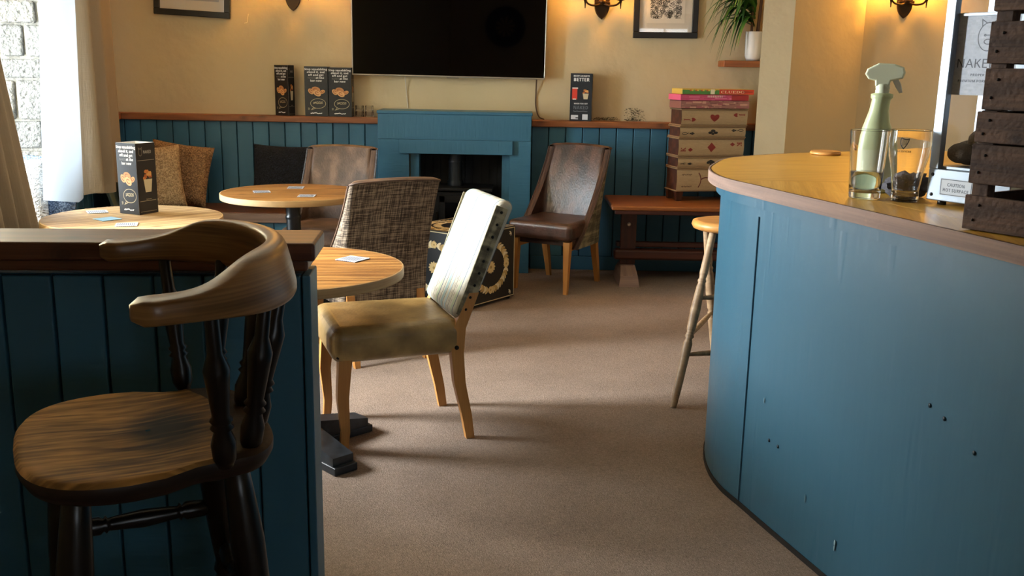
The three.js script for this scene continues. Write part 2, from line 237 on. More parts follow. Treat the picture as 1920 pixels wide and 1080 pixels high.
// worktop: boards cut to the outline
const top = thing('worktop', 'thick honey oak worktop with a worn grey-brown edge on the curved bar', 'worktop');
function clip(poly, n, d) { const o = []; for (let i = 0; i < poly.length; i++) { const a = poly[i], b = poly[(i + 1) % poly.length], da = a[0] * n[0] + a[1] * n[1] - d, db = b[0] * n[0] + b[1] * n[1] - d; if (da >= 0) o.push(a); if ((da >= 0) !== (db >= 0)) { const t = da / (da - db); o.push([a[0] + (b[0] - a[0]) * t, a[1] + (b[1] - a[1]) * t]); } } return o; }
const topPoly = [...inner(0.006).map((p) => [p.x, p.z]), [1.98, -0.6], [1.98, -1.6], [1.75, -2.2], [1.72, -3.1], [2.1, -3.7], [2.5, -4.2]];
const boardGeo = (poly, turn, y) => { const c = Math.cos(turn), s = Math.sin(turn); const sh = new THREE.Shape(poly.map(([x, z]) => new THREE.Vector2(x * c + z * s, -(-x * s + z * c)))); return boxUV(new THREE.ExtrudeGeometry(sh, { depth: 0.034, bevelEnabled: true, bevelSize: 0.0012, bevelThickness: 0.002, bevelSegments: 1 }).rotateX(-Math.PI / 2), 0).rotateY(-turn).translate(0, y, 0); };
const far = clip(topPoly, [0.03, -1], 3.22), near = clip(topPoly, [-0.03, 1], -3.218);
for (let k = 0; k < 5; k++) { const a = clip(clip(far, [0.03, -1], 3.22 + k * 0.36), [-0.03, 1], -(3.218 + (k + 1) * 0.36)); if (a.length > 2) mesh('board', boardGeo(a, 0.03, 1.072), oakTop[k % 2], top); }
const bn = [0.971, -0.24]; for (let k = 0; k < 5; k++) { const d0 = 1.44 + k * 0.2; let a = clip(near, bn, d0); a = clip(a, [-bn[0], -bn[1]], -(d0 + 0.1985)); if (a.length > 2) mesh('board', boardGeo(a, -1.33, 1.072), oakTop[(k + 1) % 2], top); }
mesh('edge_band', ribbonUV(ribbon(curve, 1.068, 1.108, 0.010)), edgeWood, top);
mesh('underlay', boxUV(new THREE.ExtrudeGeometry(new THREE.Shape(inner(0.03).map((p) => new THREE.Vector2(p.x, -p.z)).concat([[1.95, 0.6], [1.72, 2.2], [1.70, 3.1], [2.4, 4.2]].map(([x, y]) => new THREE.Vector2(x, y)))), { depth: 0.006, bevelEnabled: false }).rotateX(-Math.PI / 2).translate(0, 1.064, 0)), darkWood, top);
// ---------- captain bar stool in the foreground ----------
{
  const t = thing('captain_bar_stool', 'worn dark wooden captain bar stool with turned spindles in front of the partition', 'bar stool', [-0.68, 0, -1.73], -1.098);
  const worn = P('#ffffff', 0.7, { specularIntensity: 0.35, map: tex(512, 512, (u, v) => { const D = hex('#1c120b'), L = hex('#b98a4c'), g = fbm(u * 60, v * 5, 91, 60, 5, 3), f = fbm(u * 4, v * 5, 92, 4, 5, 3); let k = 0.30 + 0.9 * g + 0.5 * (f - 0.5); const du = (u - 0.5) / 0.15, dv = (v - 0.42) / 0.13; k -= 1.1 * Math.exp(-(du * du + dv * dv)) * (0.5 + f); if (v < 0.20 + 0.14 * Math.pow(Math.abs(u - 0.5) * 2, 2) + 0.05 * (f - 0.5)) k *= 0.22; return mix(D, L, Math.max(0, Math.min(1, k))); }, true) });
  const black = M('#120d0a', 0.32), armMat = M('#ffffff', 0.36, { map: woodTex(93, '#4a2f18', '#b98b54', 0, 5, 0.4) });
  // seat: r across, f forward
  const N = 56, outline = []; for (let i = 0; i < N; i++) { const a = (i / N) * Math.PI * 2, c = Math.cos(a), s = Math.sin(a), e = 0.62; let x = 0.245 * Math.sign(c) * Math.pow(Math.abs(c), e), z = 0.215 * Math.sign(s) * Math.pow(Math.abs(s), e); const waist = Math.exp(-Math.pow((z + 0.075) / 0.06, 2)); x *= 1 - 0.15 * waist - (z < -0.12 ? 0.05 : 0); z += z > 0 ? 0.012 * (1 - Math.pow(x / 0.245, 2)) : 0; outline.push([x, z]); }
  const ring = (s, y, dip = 0) => outline.map(([x, z]) => [x * s, y - dip * (1 - s * 0.3), z * s]);
  const top2 = []; for (const s of [1, 0.97, 0.9, 0.75, 0.55, 0.3, 0.02]) top2.push(outline.map(([x, z]) => { const X = x * s, Z = z * s, d = Math.exp(-Math.pow((Z - 0.02) / 0.11, 2)) * Math.exp(-Math.pow((Math.abs(X) - 0.085) / 0.09, 2)) * 0.014; return [X, (s === 1 ? 0.772 : 0.78) - (Z > -0.12 ? d : 0), Z]; }));
  const seatG = toCreasedNormals(sections(top2, false), 0.9);
  mesh('seat_edge', boxUV(sections([ring(0.86, 0.728), ring(0.955, 0.738), ring(1, 0.757), ring(1.001, 0.7715), ring(0.99, 0.772)], false), 2), M('#ffffff', 0.5, { map: woodTex(94, '#140d09', '#3a2619', 0, 9) }), t);
  { const g = seatG.index ? seatG.toNonIndexed() : seatG, p = g.attributes.position, uv = new Float32Array(p.count * 2); for (let i = 0; i < p.count; i++) { uv[2 * i] = p.getX(i) / 0.52 + 0.5; uv[2 * i + 1] = p.getZ(i) / 0.46 + 0.5; } g.setAttribute('uv', new THREE.BufferAttribute(uv, 2)); mesh('seat', g, worn, t); }
  const legP = [[0, 0], [0.016, 0], [0.019, 0.08], [0.024, 0.30], [0.017, 0.38], [0.026, 0.40], [0.028, 0.43], [0.018, 0.46], [0.027, 0.49], [0.021, 0.52], [0.028, 0.66], [0.031, 0.80], [0.026, 0.92], [0.022, 1], [0, 1]];
  for (const [x, z] of [[-0.15, 0.135], [0.15, 0.135], [-0.15, -0.13], [0.15, -0.13]]) mesh('leg', turned(V(x * 1.5, 0, z * 1.5), V(x, 0.742, z), legP, 18), black, t);
  const at = (x, z, y) => { const k = 1.5 - 0.5 * y / 0.742; return V(x * k, y, z * k); };
  const strP = [[0, 0], [0.008, 0], [0.018, 0.10], [0.019, 0.22], [0.013, 0.245], [0.019, 0.26], [0.013, 0.275], [0.014, 0.3], [0.019, 0.5], [0.014, 0.7], [0.013, 0.725], [0.019, 0.74], [0.013, 0.755], [0.019, 0.78], [0.018, 0.9], [0.008, 1], [0, 1]];
  for (const s of [-1, 1]) { mesh('stretcher', turned(at(0.15 * s, 0.135, 0.52), at(0.15 * s, -0.13, 0.52), strP), black, t); mesh('stretcher', turned(at(0.15 * s, 0.135, 0.28), at(0.15 * s, -0.13, 0.28), strP), black, t); }
  for (const z of [0.135, -0.13]) mesh('stretcher', turned(at(-0.15, z, z > 0 ? 0.33 : 0.42), at(0.15, z, z > 0 ? 0.33 : 0.42), strP), black, t);
  // bent arm rail
  const rail = (a) => { const k = Math.abs(a) > 1.57 ? Math.abs(a) - 1.57 : 0, A = Math.max(-1.57, Math.min(1.57, a)); return [0.278 * Math.sin(A) + Math.sign(a) * 0.02 * k, -0.018 - 0.235 * Math.cos(A) + 0.26 * k]; };
  const rings = []; for (let i = 0; i <= 60; i++) {
    const a = -1.80 + (3.60 * i) / 60, [x, z] = rail(a), [x2, z2] = rail(a + 0.01), tx = x2 - x, tz = z2 - z, l = Math.hypot(tx, tz), nx = tz / l, nz = -tx / l, q = Math.abs(a) / 1.80;
    const back = 1 / (1 + Math.exp((Math.abs(a) - 1.12) * 8)), endr = i === 0 || i === 60 ? 0.25 : i === 1 || i === 59 ? 0.8 : 1;
    const hT = 1.092 + 0.050 * back, hB = 1.050 - 0.012 * back, w = (0.020 + 0.010 * (1 - back) + (q > 0.75 ? 0.008 * (q - 0.75) * 4 : 0)) * endr, m = (hT + hB) / 2, H = ((hT - hB) / 2) * (endr < 0.5 ? 0.6 : 1), c = [];
    for (let k = 0; k < 16; k++) { const b = (k / 16) * Math.PI * 2, cx = Math.sign(Math.cos(b)) * Math.pow(Math.abs(Math.cos(b)), 0.5), cy = Math.sign(Math.sin(b)) * Math.pow(Math.abs(Math.sin(b)), 0.5); c.push([x + nx * w * cx + nx * -0.012 * cy * back, m + H * cy, z + nz * w * cx + nz * -0.012 * cy * back]); } rings.push(c);
  }
  mesh('arm_rail', ribbonUV(sections(rings)), armMat, t);
  const spP = [[0, 0], [0.011, 0], [0.017, 0.06], [0.0185, 0.16], [0.012, 0.25], [0.017, 0.27], [0.012, 0.295], [0.017, 0.32], [0.0125, 0.345], [0.018, 0.60], [0.019, 0.66], [0.011, 0.76], [0.010, 1], [0, 1]];
  for (const [x, z, a] of [[-0.225, -0.10, -1.30], [-0.165, -0.155, -0.78], [-0.06, -0.188, -0.27], [0.06, -0.188, 0.27], [0.165, -0.155, 0.78], [0.225, -0.10, 1.30]]) { const [X, Z] = rail(a); mesh('spindle', turned(V(x, 0.772, z), V(X, 1.052, Z), spP.map(([r, y]) => [r * 1.18, y])), black, t); }
}
// ---------- second bar stool, by the end of the bar ----------
{
  const t = thing('bar_stool', 'round pine bar stool with pale worn turned legs tucked behind the bar end', 'bar stool', [0.985, 0, -4.46], 0.0);
  const greyLeg = M('#ffffff', 0.5, { map: woodTex(95, '#7d6348', '#b69a78', 0, 8) });
  mesh('seat', boxUV(lathe([[0, 0.742], [0.13, 0.742], [0.152, 0.75], [0.16, 0.765], [0.155, 0.782], [0.13, 0.788], [0, 0.784]], 36)), oakLeg, t);
  const lp = [[0, 0], [0.013, 0], [0.017, 0.08], [0.021, 0.36], [0.014, 0.385], [0.021, 0.40], [0.015, 0.42], [0.020, 0.44], [0.023, 0.55], [0.019, 0.68], [0.015, 0.70], [0.020, 0.715], [0.015, 0.73], [0.019, 0.76], [0.016, 1], [0, 1]];
  const ft = [], k0 = [[-0.215, 0.305], [0.235, 0.0], [0.0, -0.29], [-0.27, -0.12]]; const ang = [[-0.70, 0.71], [0.71, 0.70], [0.70, -0.71], [-0.71, -0.70]];
  for (const [c, s] of ang) { const a = c < 0 ? (s > 0 ? V(-0.262, 0, 0.36) : V(0.05, 0, -0.28)) : V(c * 0.3, 0, s * 0.28); const b = V(c * 0.11, 0.745, s * 0.11); ft.push([a, b]); mesh('leg', turned(a, b, lp, 16), greyLeg, t); }
  const P2 = (i, y) => ft[i][0].clone().lerp(ft[i][1], y / 0.745);
  for (const [i, j, y] of [[0, 1, 0.22], [1, 2, 0.28], [2, 3, 0.22], [3, 0, 0.30], [0, 1, 0.46], [2, 3, 0.46]]) mesh('stretcher', turned(P2(i, y), P2(j, y), [[0, 0], [0.008, 0], [0.013, 0.3], [0.013, 0.7], [0.008, 1], [0, 1]], 10), greyLeg, t);
}
// ---------- round pedestal tables ----------
function roundTable(label, [x, z], turn, mats, rim, feet) {
  const t = thing('pedestal_table', label, 'table', [x, 0, z], turn), R = 0.415, h = 0.035, n = 5, w = (2 * R) / n;
  const topP = new THREE.Group(); topP.name = 'table_top'; t.add(topP);
  for (let k = 0; k < n; k++) {
    const y0 = -R + k * w + 0.0017, y1 = y0 + w - 0.0034, pts = [], arc = (ya, yb, s) => { for (let i = 0; i <= 14; i++) { const y = ya + ((yb - ya) * i) / 14; pts.push(new THREE.Vector2(s * Math.sqrt(Math.max(0, (R - 0.007) ** 2 - y * y)), y)); } };
    const a = Math.max(y0, -R + 0.0075), b = Math.min(y1, R - 0.0075); arc(a, b, 1); arc(b, a, -1);
    mesh('board', boxUV(new THREE.ExtrudeGeometry(new THREE.Shape(pts), { depth: h - 0.004, bevelEnabled: true, bevelSize: 0.0008, bevelThickness: 0.0016, bevelSegments: 1 }).rotateX(-Math.PI / 2).translate(0, 0.72 - h + 0.002, 0), 0), mats[k % 3], topP);
  }
  mesh('rim', ribbonUV(lathe([[R - 0.006, 0.72 - h], [R - 0.001, 0.72 - h], [R, 0.723 - h], [R, 0.717], [R - 0.002, 0.7195], [R - 0.006, 0.7195]], 64)), rim, topP);
  mesh('column', lathe([[0, 0.09], [0.052, 0.09], [0.052, 0.12], [0.042, 0.13], [0.042, 0.56], [0.047, 0.565], [0.047, 0.58], [0.042, 0.585], [0.042, 0.67], [0.10, 0.676], [0.10, 0.684], [0, 0.684]], 28), blackPaint, t);
  for (let k = 0; k < 4; k++) { const a = Math.PI / 4 + (k * Math.PI) / 2 - turn, g = merge([boxUV(toCreasedNormals(sections([[0.03, 0.115], [0.305, 0.062]].map(([r, hh]) => [[r, 0.03, -0.045], [r, 0.03, 0.045], [r, hh + 0.0, 0.045], [r, hh, -0.045]])), 0.5)), boxUV(RB(0.31, 0.03, 0.10, 0.004).translate(0.17, 0.016, 0))]); mesh('foot', g.rotateY(a), feet, t); }
  return t;
}
const rimPale = M('#ffffff', 0.6, { map: woodTex(97, '#9c7a52', '#cfae7c', 1, 8) });
roundTable('round pale plank-topped pedestal table by the window holding a tall menu box', [-1.83, -4.66], 0.75, paleTop, rimPale, blackWorn);
roundTable('round honey plank-topped pedestal table in front of the black cushion', [-1.30, -5.72], 0.3, pineTop, rimPale, blackWorn);
roundTable('round plank-topped pedestal table pushed against the divider beside the striped chair', [-0.82, -3.55], 0.12, pineTop, rimPale, blackWorn);
// beer mats
const matTex = canvasTex(256, 256, (x) => { x.fillStyle = '#9ba0a8'; x.fillRect(0, 0, 256, 256); x.strokeStyle = '#27324a'; x.lineWidth = 9; for (let k = 0; k < 9; k++) { x.beginPath(); x.moveTo(30 + k * 24, 40); x.lineTo(22 + k * 24, 210); x.stroke(); } x.strokeStyle = '#b9bcc2'; x.lineWidth = 14; x.strokeRect(6, 6, 244, 244); });
const matFace = M('#ffffff', 0.8, { map: matTex }), matBlue = M('#7fa6c4', 0.8), card = M('#d9d6cf', 0.85);
for (const [x, z, a, m, label] of [
  [-2.06, -4.79, 0.5, 0, 'printed beer mat left of the menu box on the window table'], [-1.92, -4.57, 0.9, 1, 'plain blue beer mat in front of the menu box'], [-1.77, -4.42, 0.3, 0, 'printed beer mat nearest the divider on the window table'],
  [-1.475, -5.69, 0.35, 0, 'beer mat at the left on the table before the black cushion'], [-1.325, -5.92, 0.1, 0, 'beer mat at the back of the table before the black cushion'], [-1.18, -5.545, 0.05, 0, 'beer mat at the front right of the table before the black cushion'],
  [-0.617, -3.70, -0.5, 0, 'beer mat on the table beside the striped chair']]) {
  const o = solo('beer_mat', label, 'beer mat', boxUV(RB(0.095, 0.003, 0.095, 0.001)), m ? matBlue : matFace, 'beer mats'); o.position.set(x, 0.7222, z); o.rotation.y = a;
  const uv = o.geometry.attributes.uv; for (let i = 0; i < uv.count; i++) uv.setXY(i, uv.getX(i) / 0.095 + 0.5, uv.getY(i) / 0.095 + 0.5);
}
// ---------- chairs ----------
function scoopChair(name, label, [x, z], turn, o) {   // upholstered chair with a wrap-round back; faces +z
  const t = thing(name, label, 'chair', [x, 0, z], turn), top = o.top || 0.90, TH = 0.045;
  const shell = (s, v, off) => {   // s -1..1 round the back, v 0..1 upwards
    const lean = -0.13 * v * v - 0.02 * v, e = 0.36 * Math.pow(1 - v, 2.0) + 0.035, k = 0.66, a = Math.abs(s), hw = 0.245 - 0.012 * v - off * 0.9;
    let X, Z; if (a < k) { const q = a / k; X = hw * 0.93 * q; Z = 0.014 * q * q + off; } else { const q = (a - k) / (1 - k), c = Math.min(1, q * 2.2); X = hw * (0.93 + 0.07 * Math.sin(c * Math.PI / 2)); Z = 0.014 + off * (1 - q) + (e) * q * q * 0.4 + e * 0.6 * q; }
    const dip = 0.02 * (1 - a * a), y = 0.30 + (top - 0.30 + dip) * v;
    return [Math.sign(s) * X, y, -0.215 + Z + lean];
  };
  const NU = 40, NV = 14, outer = [], innerR = [];
  const outG = grid((u, v) => shell(1 - 2 * u, v, 0), NU, NV), inG = grid((u, v) => shell(2 * u - 1, v, TH), NU, NV);
  const edge = grid((u, v) => { const s = 2 * u - 1, b = Math.sin(v * Math.PI), A = shell(s, 1, 0), B = shell(s, 1, TH); return [A[0] + (B[0] - A[0]) * v, A[1] + (B[1] - A[1]) * v + 0.012 * b, A[2] + (B[2] - A[2]) * v]; }, NU, 4);
  const side = (s) => grid((u, v) => { const A = shell(s, u, 0), B = shell(s, u, TH), b = Math.sin(v * Math.PI); const w = s > 0 ? v : 1 - v; return [A[0] + (B[0] - A[0]) * w, A[1], A[2] + (B[2] - A[2]) * w + 0.010 * b]; }, 14, 4);
  for (const g of [outG, inG, edge]) { const uv = g.attributes.uv; for (let i = 0; i < uv.count; i++) uv.setXY(i, uv.getX(i) * 0.9, uv.getY(i) * 0.65); }
  mesh('back_outer', outG, o.outer, t); mesh('back_inner', [inG, edge, side(1), side(-1)], o.inner, t);
  mesh('piping', [tube(Array.from({ length: 13 }, (_, i) => { const p = shell(-0.97 + (1.94 * i) / 12, 1, 0.0); return [p[0], p[1], p[2] - 0.002]; }), 0.005, 60, 6), ...[-1, 1].map((s) => tube(Array.from({ length: 9 }, (_, i) => { const p = shell(s, i / 8, 0.0); return [p[0] * 1.01, p[1], p[2] + 0.001]; }), 0.005, 30, 6))], o.piping, t);
  const sg = new RoundedBoxGeometry(0.47, 0.115, 0.48, 5, 0.035), p = sg.attributes.position; for (let i = 0; i < p.count; i++) { const X = p.getX(i) / 0.235, Z = p.getZ(i) / 0.24; if (p.getY(i) > 0) p.setY(i, p.getY(i) + 0.018 * (1 - X * X) * (1 - Z * Z)); p.setX(i, p.getX(i) * (Z > 0.2 ? 1 : 0.93)); } sg.computeVertexNormals();
  mesh('seat', boxUV(sg.translate(0, 0.415, 0.045)), o.inner, t);
  mesh('seat_rail', plain(0.42, 0.05, 0.40, 0, 0.345, 0.02), o.inner, t);
  for (const s of [-1, 1]) { mesh('leg', legGeo([[0.19 * s, 0, 0.235, 0.026, 0.026], [0.19 * s, 0.35, 0.225, 0.046, 0.046]]), oakLeg, t); mesh('leg', legGeo([[0.19 * s, 0, -0.275, 0.028, 0.03], [0.19 * s, 0.10, -0.25, 0.034, 0.036], [0.19 * s, 0.22, -0.215, 0.04, 0.042], [0.19 * s, 0.35, -0.19, 0.042, 0.046]], 0.5), oakLeg, t); mesh('side_stretcher', box(0.022, 0.028, 0.42, 0.19 * s, 0.30, 0.01, 0.003, 2), oakLeg, t); }
  return t;
}
const leather = (s, a, b, r) => P('#ffffff', r, { map: mottle(s, a, b, 9, 1.2, 5), bumpMap: noiseTex(s + 5, 60, 0, 1, 3, 256, 2), bumpScale: 0.0012, clearcoat: 0.25, clearcoatRoughness: 0.35 });
const brownLeather = leather(101, '#2b1a14', '#5a3d30', 0.36), oldLeather = leather(103, '#4a3526', '#7a5c46', 0.5), tanLeather = leather(105, '#7d6236', '#b0905a', 0.42);
const weave = (a, b, n, s) => tex(512, 512, (u, v) => { const x = fbm(u * 5, v * n, s, 5, n, 2), y = fbm(u * n, v * 5, s + 3, n, 5, 2), f = hash(Math.floor(u * 256), Math.floor(v * 256), s); return mix(hex(a), hex(b), Math.max(0, Math.min(1, 0.5 + 1.5 * (x - 0.5) + 1.5 * (y - 0.5) + 0.4 * (f - 0.5)))); }, true, 3, 3);
const tweedB = tex(256, 256, (u, v) => { const t = 0.5 * fbm(u * 10, v * 90, 111, 10, 90, 2) + 0.5 * fbm(u * 90, v * 10, 112, 90, 10, 2); return [t, t, t]; }, false, 3, 3);
const tweed = M('#ffffff', 0.95, { map: weave('#3d3229', '#9a8a76', 90, 107), bumpMap: tweedB, bumpScale: 0.004 });
const tweedGrey = M('#ffffff', 0.95, { map: weave('#4d5056', '#a9adb4', 90, 109), bumpMap: tweedB, bumpScale: 0.004 });
const plaid = M('#ffffff', 0.9, { map: weave('#4a4636', '#8f866c', 24, 113), bumpMap: tweedB, bumpScale: 0.003 });
scoopChair('dining_chair', 'brown tweed scoop-back chair seen from behind beside the striped chair', [-0.74, -4.93], Math.PI + 0.56, { outer: tweed, inner: oldLeather, piping: oldLeather, top: 0.905 });
scoopChair('dining_chair', 'old brown leather scoop-back chair behind the middle table by the fireplace', [-1.17, -6.17], -0.10, { outer: tweedGrey, inner: oldLeather, piping: tweedGrey, top: 0.91 });
scoopChair('dining_chair', 'shiny dark brown leather chair standing right of the fireplace', [0.30, -6.58], -0.50, { outer: plaid, inner: brownLeather, piping: brownLeather, top: 0.92 });
// striped chair: leather seat, separate padded back between two posts; faces +z
{
  const t = thing('striped_chair', 'chair with tan leather seat and tilted cream striped back in the middle of the room', 'chair', [-0.475, 0, -3.80], -1.22);
  const stripes = canvasTex(512, 64, (x) => { x.fillStyle = '#a8a292'; x.fillRect(0, 0, 512, 64); const bar = (u, w, c) => { x.fillStyle = c; x.fillRect(u, 0, w, 64); }; for (const o of [0, 256]) { bar(o + 8, 6, '#4d5052'); bar(o + 30, 26, '#7c9291'); bar(o + 62, 5, '#3d3f42'); bar(o + 92, 14, '#8aa0a8'); bar(o + 112, 4, '#4b4f50'); bar(o + 150, 5, '#57524a'); bar(o + 196, 20, '#94a084'); bar(o + 222, 9, '#4a5662'); for (let k = 0; k < 8; k++) { x.fillStyle = '#5f5a50'; x.fillRect(o + 134, k * 8, 4, 4); x.fillRect(o + 172, k * 8, 4, 4); } } });
  stripes.wrapS = stripes.wrapT = THREE.RepeatWrapping;
  const stripe = M('#ffffff', 0.9, { map: stripes, bumpMap: tweedB, bumpScale: 0.0015 });
  const sideMat = M('#ffffff', 0.9, { map: weave('#57503f', '#a59a7c', 20, 117) });
  const bw = 0.43, bh = 0.50, bt = 0.075, bg = new RoundedBoxGeometry(bw, bh, bt, 6, 0.034), p = bg.attributes.position;
  const uv = bg.attributes.uv;
  for (let i = 0; i < p.count; i++) { const X = p.getX(i), Y = p.getY(i), Z = p.getZ(i); uv.setXY(i, X / bw + 0.5 + Z * 0.4, Y * 4); p.setZ(i, Z + (Z > 0 ? 0.012 * (1 - (2 * X / bw) ** 2) * (1 - (2 * Y / bh) ** 2) : 0) - 0.02 * (2 * Y / bh) ** 2 * Math.sign(Y + 0.001) * (Y > 0 ? 1 : 0) - 0.018 * (1 - (2 * X / bw) ** 2)); } bg.computeVertexNormals();
  const back = new THREE.Group(); back.name = 'backrest'; back.position.set(0, 0.725, -0.30); back.rotation.x = -0.36; t.add(back);
  mesh('cushion', bg, stripe, back);
  for (const s of [-1, 1]) { mesh('side_band', boxUV(RB(0.006, bh - 0.05, bt - 0.022, 0.003).translate(s * (bw / 2 - 0.0005), -0.004, -0.004), 1), sideMat, back); for (let k = 0; k < 9; k++) mesh('stud', new THREE.SphereGeometry(0.006, 8, 6).scale(0.5, 1, 1).translate(s * (bw / 2 + 0.003), -0.2 + k * 0.05, -0.008), iron, back); }
  const sg = new RoundedBoxGeometry(0.48, 0.14, 0.52, 6, 0.05), q = sg.attributes.position; for (let i = 0; i < q.count; i++) { const X = q.getX(i) / 0.235, Z = q.getZ(i) / 0.245; if (q.getY(i) > 0) q.setY(i, q.getY(i) + 0.02 * (1 - X * X) * (1 - Z * Z)); q.setX(i, q.getX(i) * (1 - 0.07 * (Z < 0 ? -Z : 0))); } sg.computeVertexNormals();
  mesh('seat', boxUV(sg.translate(0, 0.425, 0.03)), tanLeather, t);
  for (const s of [-1, 1]) for (const z of [0.262, -0.2]) mesh('stud', new THREE.SphereGeometry(0.009, 10, 8).translate(s * 0.222, 0.385, z), iron, t);
  for (const s of [-1, 1]) {
    mesh('front_leg', legGeo([[0.195 * s, 0, 0.245, 0.03, 0.03], [0.2 * s, 0.08, 0.238, 0.033, 0.033], [0.203 * s, 0.22, 0.247, 0.044, 0.044], [0.2 * s, 0.37, 0.235, 0.05, 0.05]], 0.5), oakLeg, t);
    mesh('rear_leg', legGeo([[0.2 * s, 0, -0.262, 0.03, 0.034], [0.2 * s, 0.10, -0.246, 0.034, 0.04], [0.2 * s, 0.24, -0.215, 0.038, 0.046], [0.2 * s, 0.36, -0.205, 0.04, 0.05], [0.2 * s, 0.46, -0.212, 0.04, 0.05], [0.2 * s, 0.6, -0.27, 0.036, 0.04]], 0.5), oakLeg, t);
  }
}
// ---------- fireplace and stove ----------
{
  const f = thing('fireplace_surround', 'teal painted wooden fireplace surround under the television', 'fireplace', [-0.425, 0, -6.95]), w = 1.083, oL = -0.322, oR = 0.392, oT = 0.855;
  mesh('mantel_shelf', box(w + 0.012, 0.022, 0.305, 0, 1.139, -0.148, 0.004), tealFlat, f);
  mesh('upper_board', box(w, 1.128 - 0.95, 0.03, 0, (1.128 + 0.95) / 2, -0.015), tealFlat, f);
  mesh('jamb_left', box(oL + w / 2, 0.95, 0.03, (oL - w / 2) / 2, 0.475, -0.015, 0.003, 1), tealFlat, f);
  mesh('jamb_right', box(w / 2 - oR, 0.95, 0.03, (oR + w / 2) / 2, 0.475, -0.015, 0.003, 1), tealFlat, f);
  mesh('lintel_board', box(0.80, 0.10, 0.05, 0.012, 0.903, 0.004, 0.004), tealFlat, f);
  mesh('side_panel', [plain(0.02, 1.128, 0.29, -w / 2 + 0.01, 0.564, -0.16), plain(0.02, 1.128, 0.29, w / 2 - 0.01, 0.564, -0.16)], tealFlat, f);
  mesh('inner_jamb', plain(0.06, 0.86, 0.10, oL + 0.038, 0.43, -0.085), tealFlat, f); mesh('inner_jamb', plain(0.07, 0.86, 0.10, oR - 0.02, 0.43, -0.085), tealFlat, f);
  const fb = M('#0e0e10', 0.75); mesh('hearth_back', [plain(0.66, 0.95, 0.02, 0.03, 0.475, -0.292), plain(0.66, 0.02, 0.29, 0.03, 0.93, -0.15)], fb, f);
  for (let k = 0; k < 11; k++) mesh('back_slat', plain(0.055, 0.86, 0.012, -0.265 + k * 0.0595, 0.45, -0.276), fb, f);
  mesh('hearth_slab', plain(0.72, 0.05, 0.28, 0.035, 0.025, -0.15), M('#26262a', 0.8), f);
  const s = thing('wood_stove', 'black cast iron stove with flue pipe inside the teal fireplace', 'stove', [-0.38, 0.05, -7.045]), im = M('#15171b', 0.5, { metalness: 0.35 });
  mesh('body', box(0.42, 0.44, 0.27, 0, 0.32, 0, 0.01), im, s); mesh('top_plate', box(0.46, 0.025, 0.31, 0, 0.556, 0, 0.008), im, s);
  mesh('flue_pipe', [lathe([[0.06, 0.565], [0.06, 0.60], [0.05, 0.605], [0.05, 0.73], [0.053, 0.732], [0.053, 0.742], [0.05, 0.745], [0.05, 0.86]], 28).translate(-0.045, 0, -0.03)], M('#22262c', 0.38, { metalness: 0.5 }), s);
  const d = mesh('door', [box(0.30, 0.05, 0.03, 0, 0.49, 0.145), box(0.30, 0.05, 0.03, 0, 0.22, 0.145), box(0.045, 0.32, 0.03, -0.128, 0.355, 0.145), box(0.045, 0.32, 0.03, 0.128, 0.355, 0.145)], im, s);
  mesh('glass', plain(0.215, 0.23, 0.008, 0, 0.355, 0.142), M('#08080a', 0.08), d); mesh('handle', rod(V(-0.165, 0.30, 0.165), V(-0.165, 0.40, 0.165), 0.008), iron, d);
  for (const x of [-0.17, 0.17]) for (const z of [-0.1, 0.1]) mesh('leg', rod(V(x, 0, z), V(x, 0.11, z), 0.02, 0.025), im, s);
}
// ---------- settles ----------
{
  const s = thing('fixed_settle', 'long fixed settle with brown wooden seat and teal plank front along the back wall', 'bench', [-1.42, 0, -6.66]), L = 1.28;
  mesh('seat', box(L, 0.04, 0.455, -L / 2, 0.432, -0.232, 0.008), seatWood, s); mesh('seat_lip', box(L, 0.06, 0.02, -L / 2, 0.415, 0.004, 0.004), edgeWood, s);
  for (let k = 0; k < 11; k++) mesh('plank', boxUV(RB(L / 11 - 0.005, 0.38, 0.02, 0.004).translate(-(k + 0.5) * (L / 11), 0.195, -0.02), 1), teal[k % 3], s);
  mesh('end_panel', box(0.022, 0.41, 0.43, -0.011, 0.205, -0.24, 0.003, 1), teal[1], s);
  const c = thing('corner_settle', 'short settle with tilted plank back, shade put into its colour, beside the window curtain', 'bench', [-2.93 + 0.02, 0, -7.25], WALL_TURN), shadedPlank = M('#4f5f58', 0.6);  // shade on the plank back is put into this grey-green
  for (let k = 0; k < 8; k++) { const g = boxUV(RB(0.02, 0.42, 0.098, 0.004), 1); const m = mesh('back_plank', g, shadedPlank, c); m.position.set(0.105, 0.655, 0.22 + k * 0.102); m.rotation.z = 0.30; }
  mesh('seat', box(0.42, 0.035, 0.50, 0.27, 0.435, 1.00, 0.006, 2), seatWood, c); for (let k = 0; k < 4; k++) mesh('front_plank', boxUV(RB(0.02, 0.41, 0.125, 0.004).translate(0.46, 0.21, 0.78 + k * 0.12), 1), teal[k % 3], c); mesh('end_panel', box(0.42, 0.41, 0.02, 0.26, 0.21, 1.19, 0.003, 1), teal[0], c);
}
